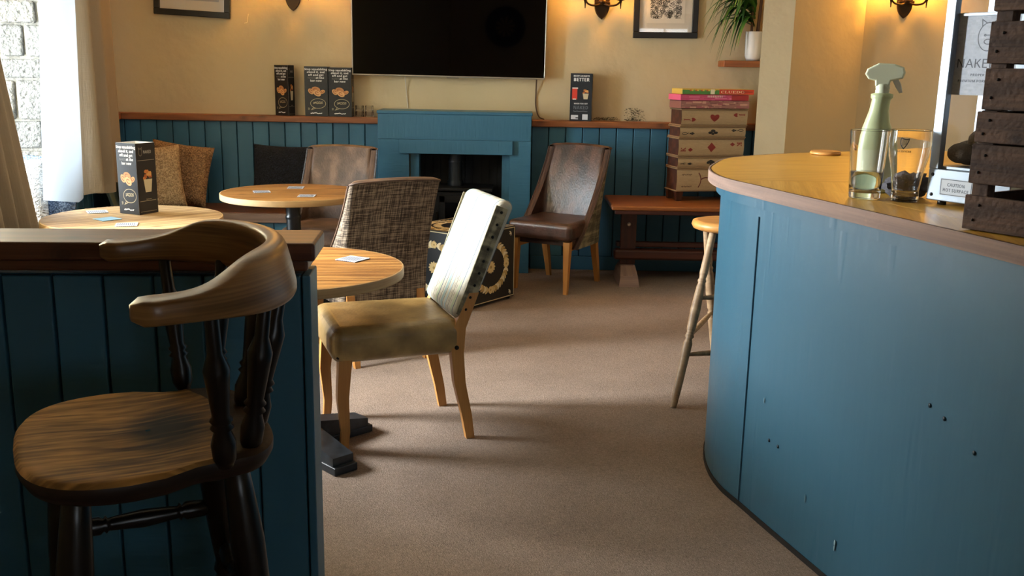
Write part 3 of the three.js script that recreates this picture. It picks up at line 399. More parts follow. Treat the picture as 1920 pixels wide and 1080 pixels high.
function cushion(name, label, size, thick, mat, pos, rot, group) {
  const n = 28, f = (sgn) => (u, v) => { const a = (2 * u - 1) * sgn, b = 2 * v - 1, e = Math.pow(Math.max(0, (1 - a ** 4) * (1 - b ** 4)), 0.45), pin = 1 - 0.055 * (1 - Math.pow(Math.abs(a), 2)) * (Math.abs(b) > 0.6 ? (Math.abs(b) - 0.6) / 0.4 : 0), pin2 = 1 - 0.055 * (1 - b * b) * (Math.abs(a) > 0.6 ? (Math.abs(a) - 0.6) / 0.4 : 0); return [a * size / 2 * pin2, b * size / 2 * pin, sgn * thick / 2 * e + 0.006 * (vnoise(a * 5 + 9, b * 5 + 9, 3 + sgn) - 0.5) * e]; };
  const gs = [grid(f(1), n, n), grid(f(-1), n, n)]; for (const g of gs) { const uv = g.attributes.uv; for (let i = 0; i < uv.count; i++) uv.setXY(i, uv.getX(i) * size, uv.getY(i) * size); }
  const m = solo(name, label, 'cushion', merge(gs), mat); m.position.set(...pos); m.rotation.set(...rot, 'YXZ'); return m;
}
const boucle = (s, a, b) => M('#ffffff', 1, { map: mottle(s, a, b, 60, 3, 3), bumpMap: noiseTex(s + 1, 50, 0, 1, 3, 256, 3), bumpScale: 0.012 });
const brownPile = boucle(121, '#6d5238', '#a9855f'), palePile = boucle(123, '#8f7658', '#c9ae88'), blackPile = boucle(125, '#07080c', '#1c1f29'), greyPile = boucle(127, '#8d8a86', '#c9c5c0'), bluePile = boucle(129, '#3f5068', '#8fa0b8');
cushion('cushion', 'fluffy brown cushion leaning in the settle corner', 0.43, 0.17, brownPile, [-2.36, 0.69, -6.88], [-0.28, 0.1, -0.14]);
cushion('cushion', 'pale tan fluffy cushion behind the menu box in the settle corner', 0.43, 0.16, palePile, [-2.45, 0.684, -6.57], [-0.22, 0.5, 0.05]);
cushion('cushion', 'black fluffy cushion on the back settle', 0.44, 0.16, blackPile, [-1.64, 0.676, -6.95], [-0.22, 0.04, -0.03]);
cushion('cushion', 'pale grey fluffy cushion on the window seat by the stone wall', 0.44, 0.17, greyPile, [-2.90, 0.675, -5.58], [-0.30, 0.1, 0.08]);
cushion('cushion', 'blue grey fluffy cushion leaning on the stone wall of the window', 0.44, 0.15, bluePile, [-2.81, 0.69, -5.80], [-0.26, -0.05, -0.08]);
// ---------- trestle bench with book chest ----------
{
  const b = thing('trestle_bench', 'dark brown wooden trestle bench under the stack of giant books', 'bench', [1.285, 0, -6.80]);
  mesh('top', box(1.25, 0.032, 0.60, 0, 0.549, -0.01, 0.012), benchWood, b); mesh('top_edge', box(1.20, 0.03, 0.04, 0, 0.52, 0.255, 0.006), benchDark, b);
  for (const x of [-0.48, 0.48]) { mesh('leg', box(0.11, 0.40, 0.05, x, 0.325, 0.05, 0.006, 1), benchDark, b); mesh('foot', boxUV(legGeo([[x, 0, 0.04, 0.14, 0.42], [x, 0.07, 0.04, 0.12, 0.36], [x, 0.125, 0.04, 0.10, 0.16]], 0.5), 2), M('#ffffff', 0.7, { map: woodTex(133, '#6b5147', '#9c8274', 0, 8) }), b); mesh('peg', new THREE.SphereGeometry(0.014, 10, 8).translate(x + 0.0, 0.41, 0.08), M('#b9a89a', 0.6), b); }
  mesh('rail', box(1.12, 0.035, 0.06, 0, 0.262, 0.02, 0.008), benchDark, b); mesh('rail', box(1.16, 0.075, 0.09, 0, 0.20, 0.07, 0.02), benchDark, b);
  const spine = (txt, suit, col, ornate, asp = 1) => canvasTex(512, 128, (x, w, h) => { x.fillStyle = '#a98f6b'; x.fillRect(0, 0, w, h); for (let k = 0; k < 900; k++) { x.fillStyle = rnd() < 0.5 ? 'rgba(90,66,40,0.06)' : 'rgba(235,215,175,0.06)'; x.fillRect(rnd() * w, rnd() * h, rr(4, 40), rr(1, 4)); } x.fillStyle = col; x.textAlign = 'center'; x.textBaseline = 'middle'; if (ornate) { for (const yy of [28, 102]) for (let k = 0; k < 9; k++) x.fillRect(40 + k * 9, yy - (k % 3), 5, 7 + (k % 2) * 2); x.strokeStyle = '#5c1d16'; x.lineWidth = 7; x.beginPath(); x.moveTo(170, 20); x.quadraticCurveTo(205, 64, 170, 112); x.moveTo(188, 62); x.quadraticCurveTo(240, 30, 290, 84); x.stroke(); return; } const pip = (X, Y, q, a) => { x.save(); x.translate(X, Y); x.rotate(a); x.scale(q * Math.min(2.2, Math.max(1, asp)), q); x.beginPath(); if (suit === 'd') { x.moveTo(0, -1); x.lineTo(0.8, 0); x.lineTo(0, 1); x.lineTo(-0.8, 0); } else if (suit === 'h') { x.moveTo(0, 0.95); x.bezierCurveTo(-1.5, -0.1, -0.8, -1.2, 0, -0.45); x.bezierCurveTo(0.8, -1.2, 1.5, -0.1, 0, 0.95); } else if (suit === 's') { x.moveTo(0, -1); x.bezierCurveTo(1.5, 0.1, 0.7, 0.9, 0.1, 0.4); x.lineTo(0.3, 1); x.lineTo(-0.3, 1); x.lineTo(-0.1, 0.4); x.bezierCurveTo(-0.7, 0.9, -1.5, 0.1, 0, -1); } else { for (const [a1, b1] of [[0, -0.5], [-0.5, 0.2], [0.5, 0.2]]) { x.moveTo(a1 + 0.45, b1); x.arc(a1, b1, 0.45, 0, 7); } x.moveTo(0.1, 0.2); x.lineTo(0.3, 1); x.lineTo(-0.3, 1); x.lineTo(-0.1, 0.2); } x.fill(); x.restore(); }; pip(w * 0.5, h * 0.5, 40, 0); const r = (t, X, Y, a, f) => { x.save(); x.translate(X, Y); x.rotate(a); x.font = f; x.fillText(t, 0, 0); x.restore(); }; r(txt, 38, 84, -Math.PI / 2, 'bold 52px serif'); pip(92, 84, 20, -Math.PI / 2); pip(w - 92, 40, 20, Math.PI / 2); r(txt, w - 40, 38, Math.PI / 2, 'bold 52px serif'); });
  const chest = thing('book_chest', 'side cabinet shaped like a stack of five giant playing card books', 'cabinet', [1.128, 0.565, -6.80], 0.24), hs = [0.164, 0.08, 0.128, 0.082, 0.117], W = 0.50, D = 0.20;
  const leatherB = M('#ffffff', 0.5, { map: mottle(135, '#3a2015', '#5e3625', 14, 2) }), boards = M('#8a6f50', 0.6);
  const faces = [['', '', '#4a2a1a', true], ['A', 's', '#1c1a18', false, 0.66], ['K', 'd', '#7c1f18', false, 1.02], ['Q', 'c', '#1c1a18', false, 0.66], ['J', 'h', '#7c1f18', false, 0.94]];
  for (const [x, z] of [[0.035, -0.03], [W - 0.035, -0.03], [0.035, -D + 0.02], [W - 0.035, -D + 0.02]]) mesh('foot', legGeo([[x, 0, z, 0.035, 0.035], [x, 0.07, z, 0.055, 0.05]]), benchDark, chest);
  let y = 0.068; hs.forEach((h, k) => {
    const dx = [0, 0.0, 0.0, 0.002, 0.01][k], g = new THREE.Group(); g.name = 'book'; g.position.set(dx, y, [0, 0.004, 0, 0.006, 0.002][k]); chest.add(g);
    mesh('cover', [box(W, 0.009, D + 0.014, W / 2, 0.0045, -D / 2, 0.003), box(W, 0.009, D + 0.014, W / 2, h - 0.0055, -D / 2, 0.003)], boards, g);
    mesh('page_block', plain(W - 0.012, h - 0.018, D - 0.02, W / 2 + 0.002, h / 2, -D / 2), leatherB, g);
    const sp = grid((u, v) => [u * (W - 0.008) + 0.004, 0.010 + v * (h - 0.021), 0.008 * Math.sin(v * Math.PI) - 0.002], 2, 8); mesh('spine', sp, M('#ffffff', 0.55, { map: spine(...faces[k]) }), g); y += h;
  });
  // board games on the books
  const side = (bg, draw) => M('#ffffff', 0.45, { map: canvasTex(512, 64, (x, w, h) => { x.fillStyle = bg; x.fillRect(0, 0, w, h); draw(x, w, h); }) });
  const games = [
    ['faded pink and brown board game box at the bottom of the three games', 0.054, 0.515, 0.0, '#8a5a52', side('#9a6a60', (x, w, h) => { for (let k = 0; k < 60; k++) { x.fillStyle = ['#b98578', '#7d4a48', '#c79a86', '#a05a60'][k % 4]; x.fillRect(rnd() * w, rnd() * h, rr(10, 70), rr(4, 16)); } })],
    ['bright pink board game box between two other game boxes', 0.042, 0.52, -0.004, '#d65f86', side('#d4557f', (x, w, h) => { const g = ['#e880a4', '#c94a74']; for (let k = 0; k < 26; k++) { x.fillStyle = g[k % 2]; x.fillRect(rnd() * w, rnd() * h, rr(20, 90), rr(5, 14)); } x.fillStyle = '#f1c9c4'; for (let k = 0; k < 9; k++) x.fillRect(200 + k * 13, 10, 8, 20); x.fillStyle = '#b9383c'; x.fillRect(380, 6, 132, 52); })],
    ['green and red detective board game box on top of the games', 0.038, 0.53, 0.006, '#c2aa4e', side('#4f8a44', (x, w, h) => { x.fillStyle = '#d1b24a'; x.fillRect(0, 0, 262, 14); for (let k = 0; k < 14; k++) { x.fillStyle = ['#c0562e', '#d9b84c', '#6f9a4c'][k % 3]; x.beginPath(); x.arc(60 + k * 13, 18, 8, 0, 7); x.fill(); } x.fillStyle = '#e6dfc2'; x.fillRect(200, 4, 30, 56); x.fillStyle = '#c8412c'; x.fillRect(262, 0, 250, 64); x.fillStyle = '#f0d9b8'; x.font = 'bold 40px serif'; x.fillText('CLUEDO', 272, 47); x.fillStyle = '#7a2018'; x.fillRect(430, 26, 70, 8); })]];
  let gy = 0.565 + 0.068 + hs.reduce((a, c) => a + c, 0) + 0.001;
  games.forEach(([label, h, w, dx, edge, m], k) => { const t = thing('board_game_box', label, 'board game', [1.128 + dx, gy, -6.795], 0.24 + [0.0, 0.03, -0.03][k], 'board games on the book chest'); mesh('box', box(w - 0.004, h - 0.002, 0.20, w / 2, h / 2, -0.097, 0.003), M(edge, 0.5), t); const g = plain(w - 0.006, h - 0.006, 0.002, w / 2, h / 2, 0.0045), uv = g.attributes.uv; for (let i = 0; i < uv.count; i++) uv.setXY(i, uv.getX(i) / w, uv.getY(i) / h); mesh('printed_side', g, m, t); gy += h; });
}
// ---------- floral trunk ----------
{
  const ink = (x, w, h, cx, cy, R) => { const leaf = (X, Y, a, l) => { x.save(); x.translate(X, Y); x.rotate(a); x.beginPath(); x.ellipse(l / 2, 0, l / 2, l / 5, 0, 0, 7); x.fill(); x.restore(); }; for (let k = 0; k < 44; k++) { const a = (k / 44) * Math.PI * 2; if (k % 11 === 0) continue; const X = cx + R * Math.cos(a), Y = cy + R * Math.sin(a); x.fillStyle = ['#cfb781', '#e3d6b4', '#b99a5c'][k % 3]; leaf(X, Y, a + 2.2, 44); leaf(X, Y, a + 0.9, 42); leaf(X, Y, a + 1.57, 36); } for (const [X, Y, r] of [[cx, cy, 44], [cx + R, cy, 30], [cx - R, cy, 30], [cx, cy + R, 26], [cx, cy - R, 26]]) { x.fillStyle = '#d9bf86'; for (let k = 0; k < 12; k++) { x.beginPath(); x.ellipse(X + r * 0.6 * Math.cos(k * 0.52), Y + r * 0.6 * Math.sin(k * 0.52), r * 0.45, r * 0.22, k * 0.52, 0, 7); x.fill(); } x.fillStyle = '#a8874c'; x.beginPath(); x.arc(X, Y, r * 0.25, 0, 7); x.fill(); } for (const [X, Y] of [[40, 40], [w - 40, 40], [40, h - 40], [w - 40, h - 40]]) { x.fillStyle = '#e3d6b4'; for (let k = 0; k < 3; k++) leaf(X, Y, 0.6 + k * 0.9 + (X > w / 2 ? 1.2 : 0), 24); } };
  const ft = canvasTex(512, 512, (x, w, h) => { x.fillStyle = '#0c0b0b'; x.fillRect(0, 0, w, h); ink(x, w, h, 256, 262, 165); x.strokeStyle = '#d8c79d'; x.lineWidth = 6; x.strokeRect(5, 5, w - 10, h - 10); });
  const tt = canvasTex(512, 512, (x, w, h) => { x.fillStyle = '#0c0b0b'; x.fillRect(0, 0, w, h); ink(x, w, h, 256, 256, 150); ink(x, w, h, 256, 256, 215); x.strokeStyle = '#d8c79d'; x.lineWidth = 6; x.strokeRect(5, 5, w - 10, h - 10); });
  const t = thing('floral_trunk', 'black cube trunk painted with cream flower wreaths behind the striped chair', 'trunk', [-0.283, 0, -5.765], 0.934), L = 0.50, H = 0.475;
  mesh('body', box(L, H - 0.015, L, L / 2, (H - 0.015) / 2 + 0.015, -L / 2, 0.004), M('#0c0b0b', 0.45), t);
  const pf = M('#ffffff', 0.45, { map: ft }), pt = M('#ffffff', 0.45, { map: tt });
  mesh('painted_panel', new THREE.PlaneGeometry(L - 0.01, H - 0.026).translate(L / 2, H / 2 + 0.008, 0.0012), pf, t); mesh('painted_panel', new THREE.PlaneGeometry(L - 0.01, H - 0.026).rotateY(-Math.PI / 2).translate(-0.0012, H / 2 + 0.008, -L / 2), pf, t); mesh('painted_lid', new THREE.PlaneGeometry(L - 0.01, L - 0.01).rotateX(-Math.PI / 2).translate(L / 2, H + 0.0012, -L / 2), pt, t);
  for (const x of [0.03, L - 0.03]) for (const z of [-0.03, 0.03 - L]) mesh('foot', rod(V(x, 0, z), V(x, 0.02, z), 0.015), blackPaint, t);
}
// ---------- television, pictures, shelf, plant ----------
{
  const t = thing('television', 'large flat black television with a thin silver edge on the back wall', 'television', [-0.483, 1.381, -7.175]); t.rotation.set(0.022, 0, -0.006);
  mesh('bezel', [box(1.387, 0.012, 0.035, 0, 0.006, 0), box(1.387, 0.012, 0.035, 0, 0.794, 0), box(0.010, 0.776, 0.035, -0.6885, 0.4, 0), box(0.010, 0.776, 0.035, 0.6885, 0.4, 0)], M('#b9b4ab', 0.3, { metalness: 0.8 }), t);
  mesh('housing', plain(1.36, 0.77, 0.03, 0, 0.4, -0.012), M('#0b0b0c', 0.6), t); mesh('screen', plain(1.368, 0.777, 0.004, 0, 0.4, 0.012), P('#020203', 0.03, { ior: 1.5 }), t);
  mesh('badge', box(0.09, 0.008, 0.01, 0.03, -0.002, 0.012), M('#8f8a82', 0.3, { metalness: 0.8 }), t);
  solo('power_cable', 'thin white cable hanging from the television to the mantel', 'cable', tube([[-0.80, 1.40, -7.20], [-0.797, 1.30, -7.235], [-0.79, 1.22, -7.24], [-0.785, 1.157, -7.236]], 0.004), M('#cfc8b8', 0.6));
  solo('power_cable', 'brown cable hanging from the right end of the television', 'cable', tube([[0.15, 1.40, -7.20], [0.148, 1.28, -7.238], [0.15, 1.18, -7.24], [0.175, 1.11, -7.235], [0.21, 1.095, -7.20]], 0.005), M('#5a4230', 0.6));
}
function picture(label, x, y, w, h, art, tilt) { const t = thing('framed_picture', label, 'picture', [x, y, -7.245]); t.rotation.z = tilt; const b = 0.042, fm = M('#121110', 0.4); mesh('frame', [box(w, b, 0.025, 0, b / 2, 0.0125), box(w, b, 0.025, 0, h - b / 2, 0.0125), box(b, h - 2 * b, 0.025, -w / 2 + b / 2, h / 2, 0.0125), box(b, h - 2 * b, 0.025, w / 2 - b / 2, h / 2, 0.0125)], fm, t); mesh('mount', plain(w - 2 * b, h - 2 * b, 0.006, 0, h / 2, 0.005), M('#d8d2c4', 0.8), t); art(t, b); mesh('glazing', plain(w - 2 * b, h - 2 * b, 0.002, 0, h / 2, 0.018), paneMat, t); }
picture('black framed picture with grey paper hanging at the top left', -2.325, 1.775, 0.545, 0.62, (t) => mesh('print', plain(0.38, 0.44, 0.002, 0, 0.33, 0.0095), M('#aeb0b2', 0.8), t), -0.05);
picture('black framed picture with a black and white print right of the television', 1.065, 1.683, 0.462, 0.60, (t) => { mesh('inner_mount', plain(0.27, 0.42, 0.003, 0, 0.315, 0.009), M('#e6e0d2', 0.8), t); const g = plain(0.225, 0.37, 0.002, 0, 0.32, 0.0115), uv = g.attributes.uv; for (let i = 0; i < uv.count; i++) uv.setXY(i, uv.getX(i) / 0.225 + 0.5, (uv.getY(i) - 0.135) / 0.37); mesh('print', g, M('#ffffff', 0.8, { map: canvasTex(256, 384, (x, w, h) => { x.fillStyle = '#e4e0d6'; x.fillRect(0, 0, w, h); for (let k = 0; k < 700; k++) { x.strokeStyle = k % 4 ? '#1c1b16' : '#f1ede2'; x.lineWidth = rr(1.5, 3.5); const a = rnd() * w, b = rnd() * h, r = rr(6, 26), s = rnd() * 6; x.beginPath(); for (let i = 0; i < 16; i++) { const q = r * (1 - i / 18), t = s + i * 0.55; x.lineTo(a + q * Math.cos(t), b + q * 0.7 * Math.sin(t)); } x.stroke(); } }) }), t); }, 0.008);
solo('wall_shelf', 'small brown wooden shelf carrying the plant pot in the right alcove', 'shelf', box(0.27, 0.045, 0.21, 1.595, 1.512, -7.145, 0.006), railWood);
{
  const t = thing('plant_pot', 'white ribbed plant pot on the small alcove shelf', 'plant pot', [1.675, 1.5345, -7.11]);
  const prof = [[0, 0], [0.046, 0], [0.052, 0.02]]; for (let k = 0; k < 10; k++) prof.push([0.058 + k * 0.0006, 0.035 + k * 0.016], [0.0565 + k * 0.0006, 0.042 + k * 0.016]); prof.push([0.063, 0.2], [0.057, 0.2], [0.056, 0.17], [0, 0.17]); mesh('pot', lathe(prof, 36), M('#d9d8d4', 0.5), t); mesh('soil', lathe([[0.055, 0.172], [0, 0.176]], 20), M('#2a1c12', 0.95), t);
  const p = thing('potted_plant', 'bushy green strap-leaf plant growing out of the white ribbed pot', 'plant', [1.675, 1.706, -7.11]);
  mesh('stem', [rod(V(0.02, 0, 0), V(0.035, 0.30, 0.01), 0.012, 0.010), rod(V(-0.02, 0, 0), V(-0.03, 0.22, 0.02), 0.009, 0.008)], M('#5a4030', 0.8), p);
  const lm = ['#2f5a20', '#3f6f28', '#4c7d30', '#28501c'].map((c) => M(c, 0.45, { side: THREE.DoubleSide }));
  for (let k = 0; k < 64; k++) {
    const a = (k % 4 === 3 ? rr(0, 6.28) : rr(-3.9, -0.2) + 3.0) + Math.PI * 0.75, dir = V(-Math.max(0.5, Math.abs(Math.cos(a))), 0, Math.abs(Math.sin(a)) * (rnd() - 0.25) * 0.75), L = rr(0.30, 0.58), w = rr(0.021, 0.032), y0 = rr(0.05, 0.30), up = rr(0.03, 0.20), drop = rr(0.10, 0.36), rt = V(-dir.z, 0, dir.x).normalize();
    const g = grid((u, v) => { const s = v, e = Math.sin(Math.pow(s, 0.6) * Math.PI) * w * (1 - 0.3 * s) + 0.001, c = (u - 0.5) * 2, h = y0 + up * Math.sin(s * 2.4) - drop * s * s, r = L * (s - 0.25 * s * s) * 0.9; return [dir.x * r + rt.x * c * e, h + 0.35 * e * Math.abs(c), dir.z * r + rt.z * c * e]; }, 2, 12); mesh('leaf', g, lm[k % 4], p);
  }
}
// ---------- wall sconces ----------
function sconce(label, [x, y, z], turn = 0) {
  const t = thing('wall_sconce', label, 'wall lamp', [x, y, z], turn), brass = M('#3b2a18', 0.38, { metalness: 0.75 });
  const sh = new THREE.Shape(); sh.moveTo(0, -0.075); sh.quadraticCurveTo(0.05, -0.04, 0.05, 0.02); sh.lineTo(0.05, 0.10); sh.quadraticCurveTo(0, 0.16, -0.05, 0.10); sh.lineTo(-0.05, 0.02); sh.quadraticCurveTo(-0.05, -0.04, 0, -0.075);
  mesh('back_plate', new THREE.ExtrudeGeometry(sh, { depth: 0.014, bevelEnabled: true, bevelSize: 0.004, bevelThickness: 0.004 }).translate(0, 0, 0.005), brass, t);
  mesh('boss', [new THREE.SphereGeometry(0.028, 16, 12).scale(1, 0.8, 1).translate(0, 0.04, 0.045), box(0.11, 0.02, 0.03, 0, 0.03, 0.04, 0.006)], brass, t);
  for (const s of [-1, 1]) {
    mesh('arm', tube([[0, 0.03, 0.05], [s * 0.05, 0.012, 0.075], [s * 0.10, 0.02, 0.085], [s * 0.125, 0.045, 0.085]], 0.007), brass, t);
    mesh('drip_pan', lathe([[0, -0.055], [0.003, -0.053], [0.006, -0.02], [0.010, 0], [0.036, 0.008], [0.038, 0.012], [0.010, 0.008], [0, 0.008]], 20).translate(s * 0.125, 0.045, 0.085), brass, t);
    mesh('candle_tube', rod(V(s * 0.125, 0.05, 0.085), V(s * 0.125, 0.125, 0.085), 0.011), M('#e9dcb8', 0.6), t);
    const b = mesh('lamp_bulb', lathe([[0, 0], [0.010, 0.004], [0.017, 0.025], [0.012, 0.05], [0, 0.07]], 16).translate(s * 0.125, 0.127, 0.085), M('#ffd690', 0.4, { emissive: '#ffb045', emissiveIntensity: 6 }), t);
    const l = new THREE.PointLight('#ffb248', 0.42, 0, 2); l.position.set(s * 0.125, 0.155, 0.085); l.castShadow = true; t.add(l);
  }
}
sconce('twin candle wall lamp left of the television', [-1.60, 1.905, -7.25]);
sconce('twin candle wall lamp between the television and the print', [0.605, 1.885, -7.25]);
sconce('twin candle wall lamp on the wall behind the bar', [2.76, 1.93, -7.25]);
sconce('twin candle wall lamp on the rear wall mirrored in the television', [-1.95, 1.80, 3.40], Math.PI);
{ // dartboard on the rear wall, seen mirrored in the television
  const t = thing('dartboard', 'round dartboard in a black surround mirrored in the television', 'dartboard', [-0.20, 1.70, 3.39], Math.PI); mesh('surround', lathe([[0, 0], [0.35, 0], [0.35, 0.02], [0, 0.02]], 40).rotateX(Math.PI / 2), M('#0b0b0b', 0.9), t);
  for (let k = 0; k < 20; k++) { const a = (k * Math.PI) / 10; mesh('segment', new THREE.CircleGeometry(0.17, 4, a, Math.PI / 10).translate(0, 0, 0.022), M(k % 2 ? '#c9a860' : '#15120f', 0.9), t); } mesh('bull', new THREE.CircleGeometry(0.016, 12).translate(0, 0, 0.024), M('#8a1c18', 0.8), t);
}
// ---------- curtains (on the left wall) ----------
const linen = M('#928471', 0.95, { bumpMap: tweedB, bumpScale: 0.0015 }), lining = P('#a9b3bc', 0.95, { transmission: 0.35, thickness: 0 });
function curtain(label, z0, z1, zb0, zb1, yb, folds, amp, front, liningSide) {
  const t = thing('curtain', label, 'curtain', WALL_AT, WALL_TURN), y1 = 2.22, f = (off, yoff) => (u, v) => { const y = yb + yoff + (y1 - yb - yoff) * v, a = z0 + (z1 - z0) * u, b = zb0 + (zb1 - zb0) * u, z = b + (a - b) * v, w = amp * (0.6 + 0.5 * (1 - v)); return [front + off + w * Math.sin(u * folds * 6.283 + 0.6) + 0.4 * w * Math.sin(u * folds * 11 + 2), y + (1 - v) * 0.02 * Math.sin(u * 9), z]; };
  mesh('face_cloth', grid(f(0, 0), 90, 24), linen, t); mesh('lining', grid(f(-0.008, 0.012), 90, 24), lining, t);
  if (liningSide) { const s = liningSide; const g = grid((u, v) => { const p = f(0, 0)(s > 0 ? 1 : 0, v), wd = 0.06 + 0.05 * (1 - v); return [p[0] - u * wd + 0.02 * Math.sin(u * 5 + v), p[1] - 0.03 * (1 - Math.abs(2 * u - 0.5)) * (1 - v), p[2] + s * (0.01 + u * (0.33 + 0.02 * v))]; }, 16, 24); mesh('turned_edge', g, lining, t); }
  mesh('pole', rod(V(front, 2.24, Math.min(z0, z1) - 0.1), V(front, 2.24, Math.max(z0, z1) + 0.1), 0.014), iron, t);
}
curtain('long taupe linen curtain with pale lining at the far side of the window', 0.80, 1.45, 0.82, 1.50, 0.66, 2.5, 0.04, 0.165, 1);
curtain('taupe linen curtain at the near side of the window cut by the left picture edge', 3.08, 3.36, 2.36, 2.98, 0.30, 4, 0.035, 0.12, 0);
// ---------- printed boxes ----------
function pot(x, cx, cy, s) { x.fillStyle = '#b5763a'; for (let k = 0; k < 9; k++) { x.fillStyle = ['#c27a3c', '#a65a2c', '#d9a05c'][k % 3]; x.beginPath(); x.ellipse(cx + s * (((k * 37) % 50) / 50 - 0.5) * 0.9, cy - s * 0.35 - ((k * 53) % 40) / 40 * s * 0.6, s * 0.22, s * 0.16, k, 0, 7); x.fill(); } x.fillStyle = '#cbbf9f'; x.beginPath(); x.moveTo(cx - s * 0.6, cy - s * 0.25); x.lineTo(cx + s * 0.6, cy - s * 0.25); x.lineTo(cx + s * 0.4, cy + s * 0.9); x.lineTo(cx - s * 0.4, cy + s * 0.9); x.fill(); }
const swirl = (x, cx, cy, s) => { for (const [dx, dy, r, c, a] of [[-0.75, 0, 0.5, '#d39a5e', 0.9], [0.85, 0.05, 0.42, '#cf9358', -0.5], [-0.05, -0.3, 0.62, '#c5834a', 0.2], [0.12, 0.28, 0.6, '#dba56c', 0.6]]) { x.fillStyle = c; x.beginPath(); x.ellipse(cx + dx * s, cy + dy * s, r * s, r * s * 0.68, a, 0, 7); x.fill(); x.strokeStyle = '#8d4e22'; x.lineWidth = s * 0.09; x.beginPath(); x.ellipse(cx + dx * s, cy + dy * s, r * s * 0.5, r * s * 0.3, a, 0, 5); x.stroke(); } };
const scribble = (x, cx, cy, w, n, c, lw) => { x.strokeStyle = c; x.lineWidth = lw; for (let k = 0; k < n; k++) { x.beginPath(); x.moveTo(cx - w / 2 + rr(0, 8), cy + k * lw * 2.2); for (let i = 1; i < 14; i++) x.lineTo(cx - w / 2 + (w * i) / 14, cy + k * lw * 2.2 + rr(-lw, lw) * 0.7); x.stroke(); } };
const frontArt = canvasTex(256, 600, (x, w, h) => { x.fillStyle = '#17181b'; x.fillRect(0, 0, w, h); x.fillStyle = '#f2f2f0'; x.textAlign = 'center'; x.font = 'bold 33px sans-serif'; ['Stop squabbling', 'about it, sod', 'off and get', '', 'bar now'].forEach((s, k) => x.fillText(s, w / 2, 46 + k * 34)); x.fillText('at the', w / 2 + 44, 148); x.font = '28px sans-serif'; x.fillStyle = '#7d7a72'; x.fillText('NAKED', w / 2 - 48, 148); swirl(x, 128, 300, 78); x.strokeStyle = '#b8a884'; x.lineWidth = 6; x.beginPath(); x.ellipse(146, 445, 84, 58, 0, 0.0, 7); x.stroke(); x.beginPath(); x.moveTo(98, 488); x.lineTo(72, 520); x.lineTo(124, 500); x.stroke(); scribble(x, 146, 428, 120, 2, '#b8a884', 7); scribble(x, 44, 500, 22, 3, '#8d8468', 4); x.fillStyle = '#f2f2f0'; scribble(x, 128, 562, 140, 1, '#f2f2f0', 9); });
const sideArt = canvasTex(256, 600, (x, w, h) => { x.fillStyle = '#1b1a1c'; x.fillRect(0, 0, w, h); x.strokeStyle = '#8b8578'; x.lineWidth = 4; x.beginPath(); x.ellipse(60, 76, 22, 30, 0, 0, 7); x.stroke(); x.beginPath(); x.moveTo(42, 58); x.lineTo(38, 36); x.lineTo(54, 48); x.moveTo(78, 58); x.lineTo(82, 36); x.lineTo(66, 48); x.stroke(); x.fillStyle = '#c9c5ba'; x.font = '34px sans-serif'; x.fillText('NAKED', 98, 88); x.fillStyle = '#8b8578'; x.fillRect(16, 142, w - 32, 5); pot(x, 140, 330, 96); x.fillRect(20, 488, w - 40, 3); scribble(x, 140, 476, 80, 1, '#b3a98e', 4); x.fillStyle = '#b3a98e'; x.fillRect(20, 578, w - 40, 3); });
const betterArt = canvasTex(256, 560, (x, w, h) => { x.fillStyle = '#20262e'; x.fillRect(0, 0, w, h); x.fillStyle = '#f4f4f2'; x.textAlign = 'center'; x.font = 'bold 26px sans-serif'; x.fillText("BEER'S ALWAYS", w / 2, 40); x.font = 'bold 54px sans-serif'; x.fillText('BETTER', w / 2, 92); x.fillStyle = '#d8402f'; x.fillRect(22, 176, 60, 130); x.fillStyle = '#e9d9d2'; x.fillRect(22, 166, 68, 14); x.fillRect(30, 296, 40, 12); pot(x, 182, 250, 58); x.fillStyle = '#f4f4f2'; x.font = 'bold 22px sans-serif'; x.fillText('WHEN YOU GET', w / 2, 362); x.fillStyle = '#6a7078'; x.font = 'bold 54px sans-serif'; x.fillText('NAKED', w / 2, 420); scribble(x, w / 2, 444, 190, 1, '#9aa0a8', 4); x.fillStyle = '#d6d9e0'; x.fillRect(16, 490, 84, 50); x.fillRect(150, 480, 64, 64); x.fillStyle = '#20262e'; x.fillRect(70, 516, 30, 14); });
const artMat = (t) => M('#ffffff', 0.42, { map: t }), A1 = artMat(frontArt), A2 = artMat(sideArt), A3 = artMat(betterArt), boardM = M('#1a1a1c', 0.5), inside = M('#d9d6cf', 0.8);
function menuBox(label, [x, y, z], turn, w, d, h, F, S, L = F) { const t = thing('menu_box', label, 'menu box', [x, y, z], turn, 'printed menu boxes'); mesh('carton', [plain(w, h, 0.003, 0, h / 2, d / 2 - 0.0015), plain(w, h, 0.003, 0, h / 2, -d / 2 + 0.0015), plain(0.003, h, d - 0.006, -w / 2 + 0.0015, h / 2, 0), plain(0.003, h, d - 0.006, w / 2 - 0.0015, h / 2, 0)], inside, t); mesh('printed_front', new THREE.PlaneGeometry(w, h).translate(0, h / 2, d / 2 + 0.0006), F, t); mesh('printed_side', new THREE.PlaneGeometry(d, h).rotateY(Math.PI / 2).translate(w / 2 + 0.0006, h / 2, 0), S, t); mesh('printed_side', new THREE.PlaneGeometry(d, h).rotateY(-Math.PI / 2).translate(-w / 2 - 0.0006, h / 2, 0), L, t); mesh('printed_back', new THREE.PlaneGeometry(w, h).rotateY(Math.PI).translate(0, h / 2, -d / 2 - 0.0006), S, t); return t; }
menuBox('tall printed menu box on the pale table by the window', [-1.855, 0.7215, -4.80], 1.15, 0.125, 0.125, 0.345, A2, A1, A1);
menuBox('leftmost black menu box on the wall rail, turned so its side shows', [-1.665, 1.0915, -7.172], -0.5, 0.125, 0.065, 0.355, A1, A2);
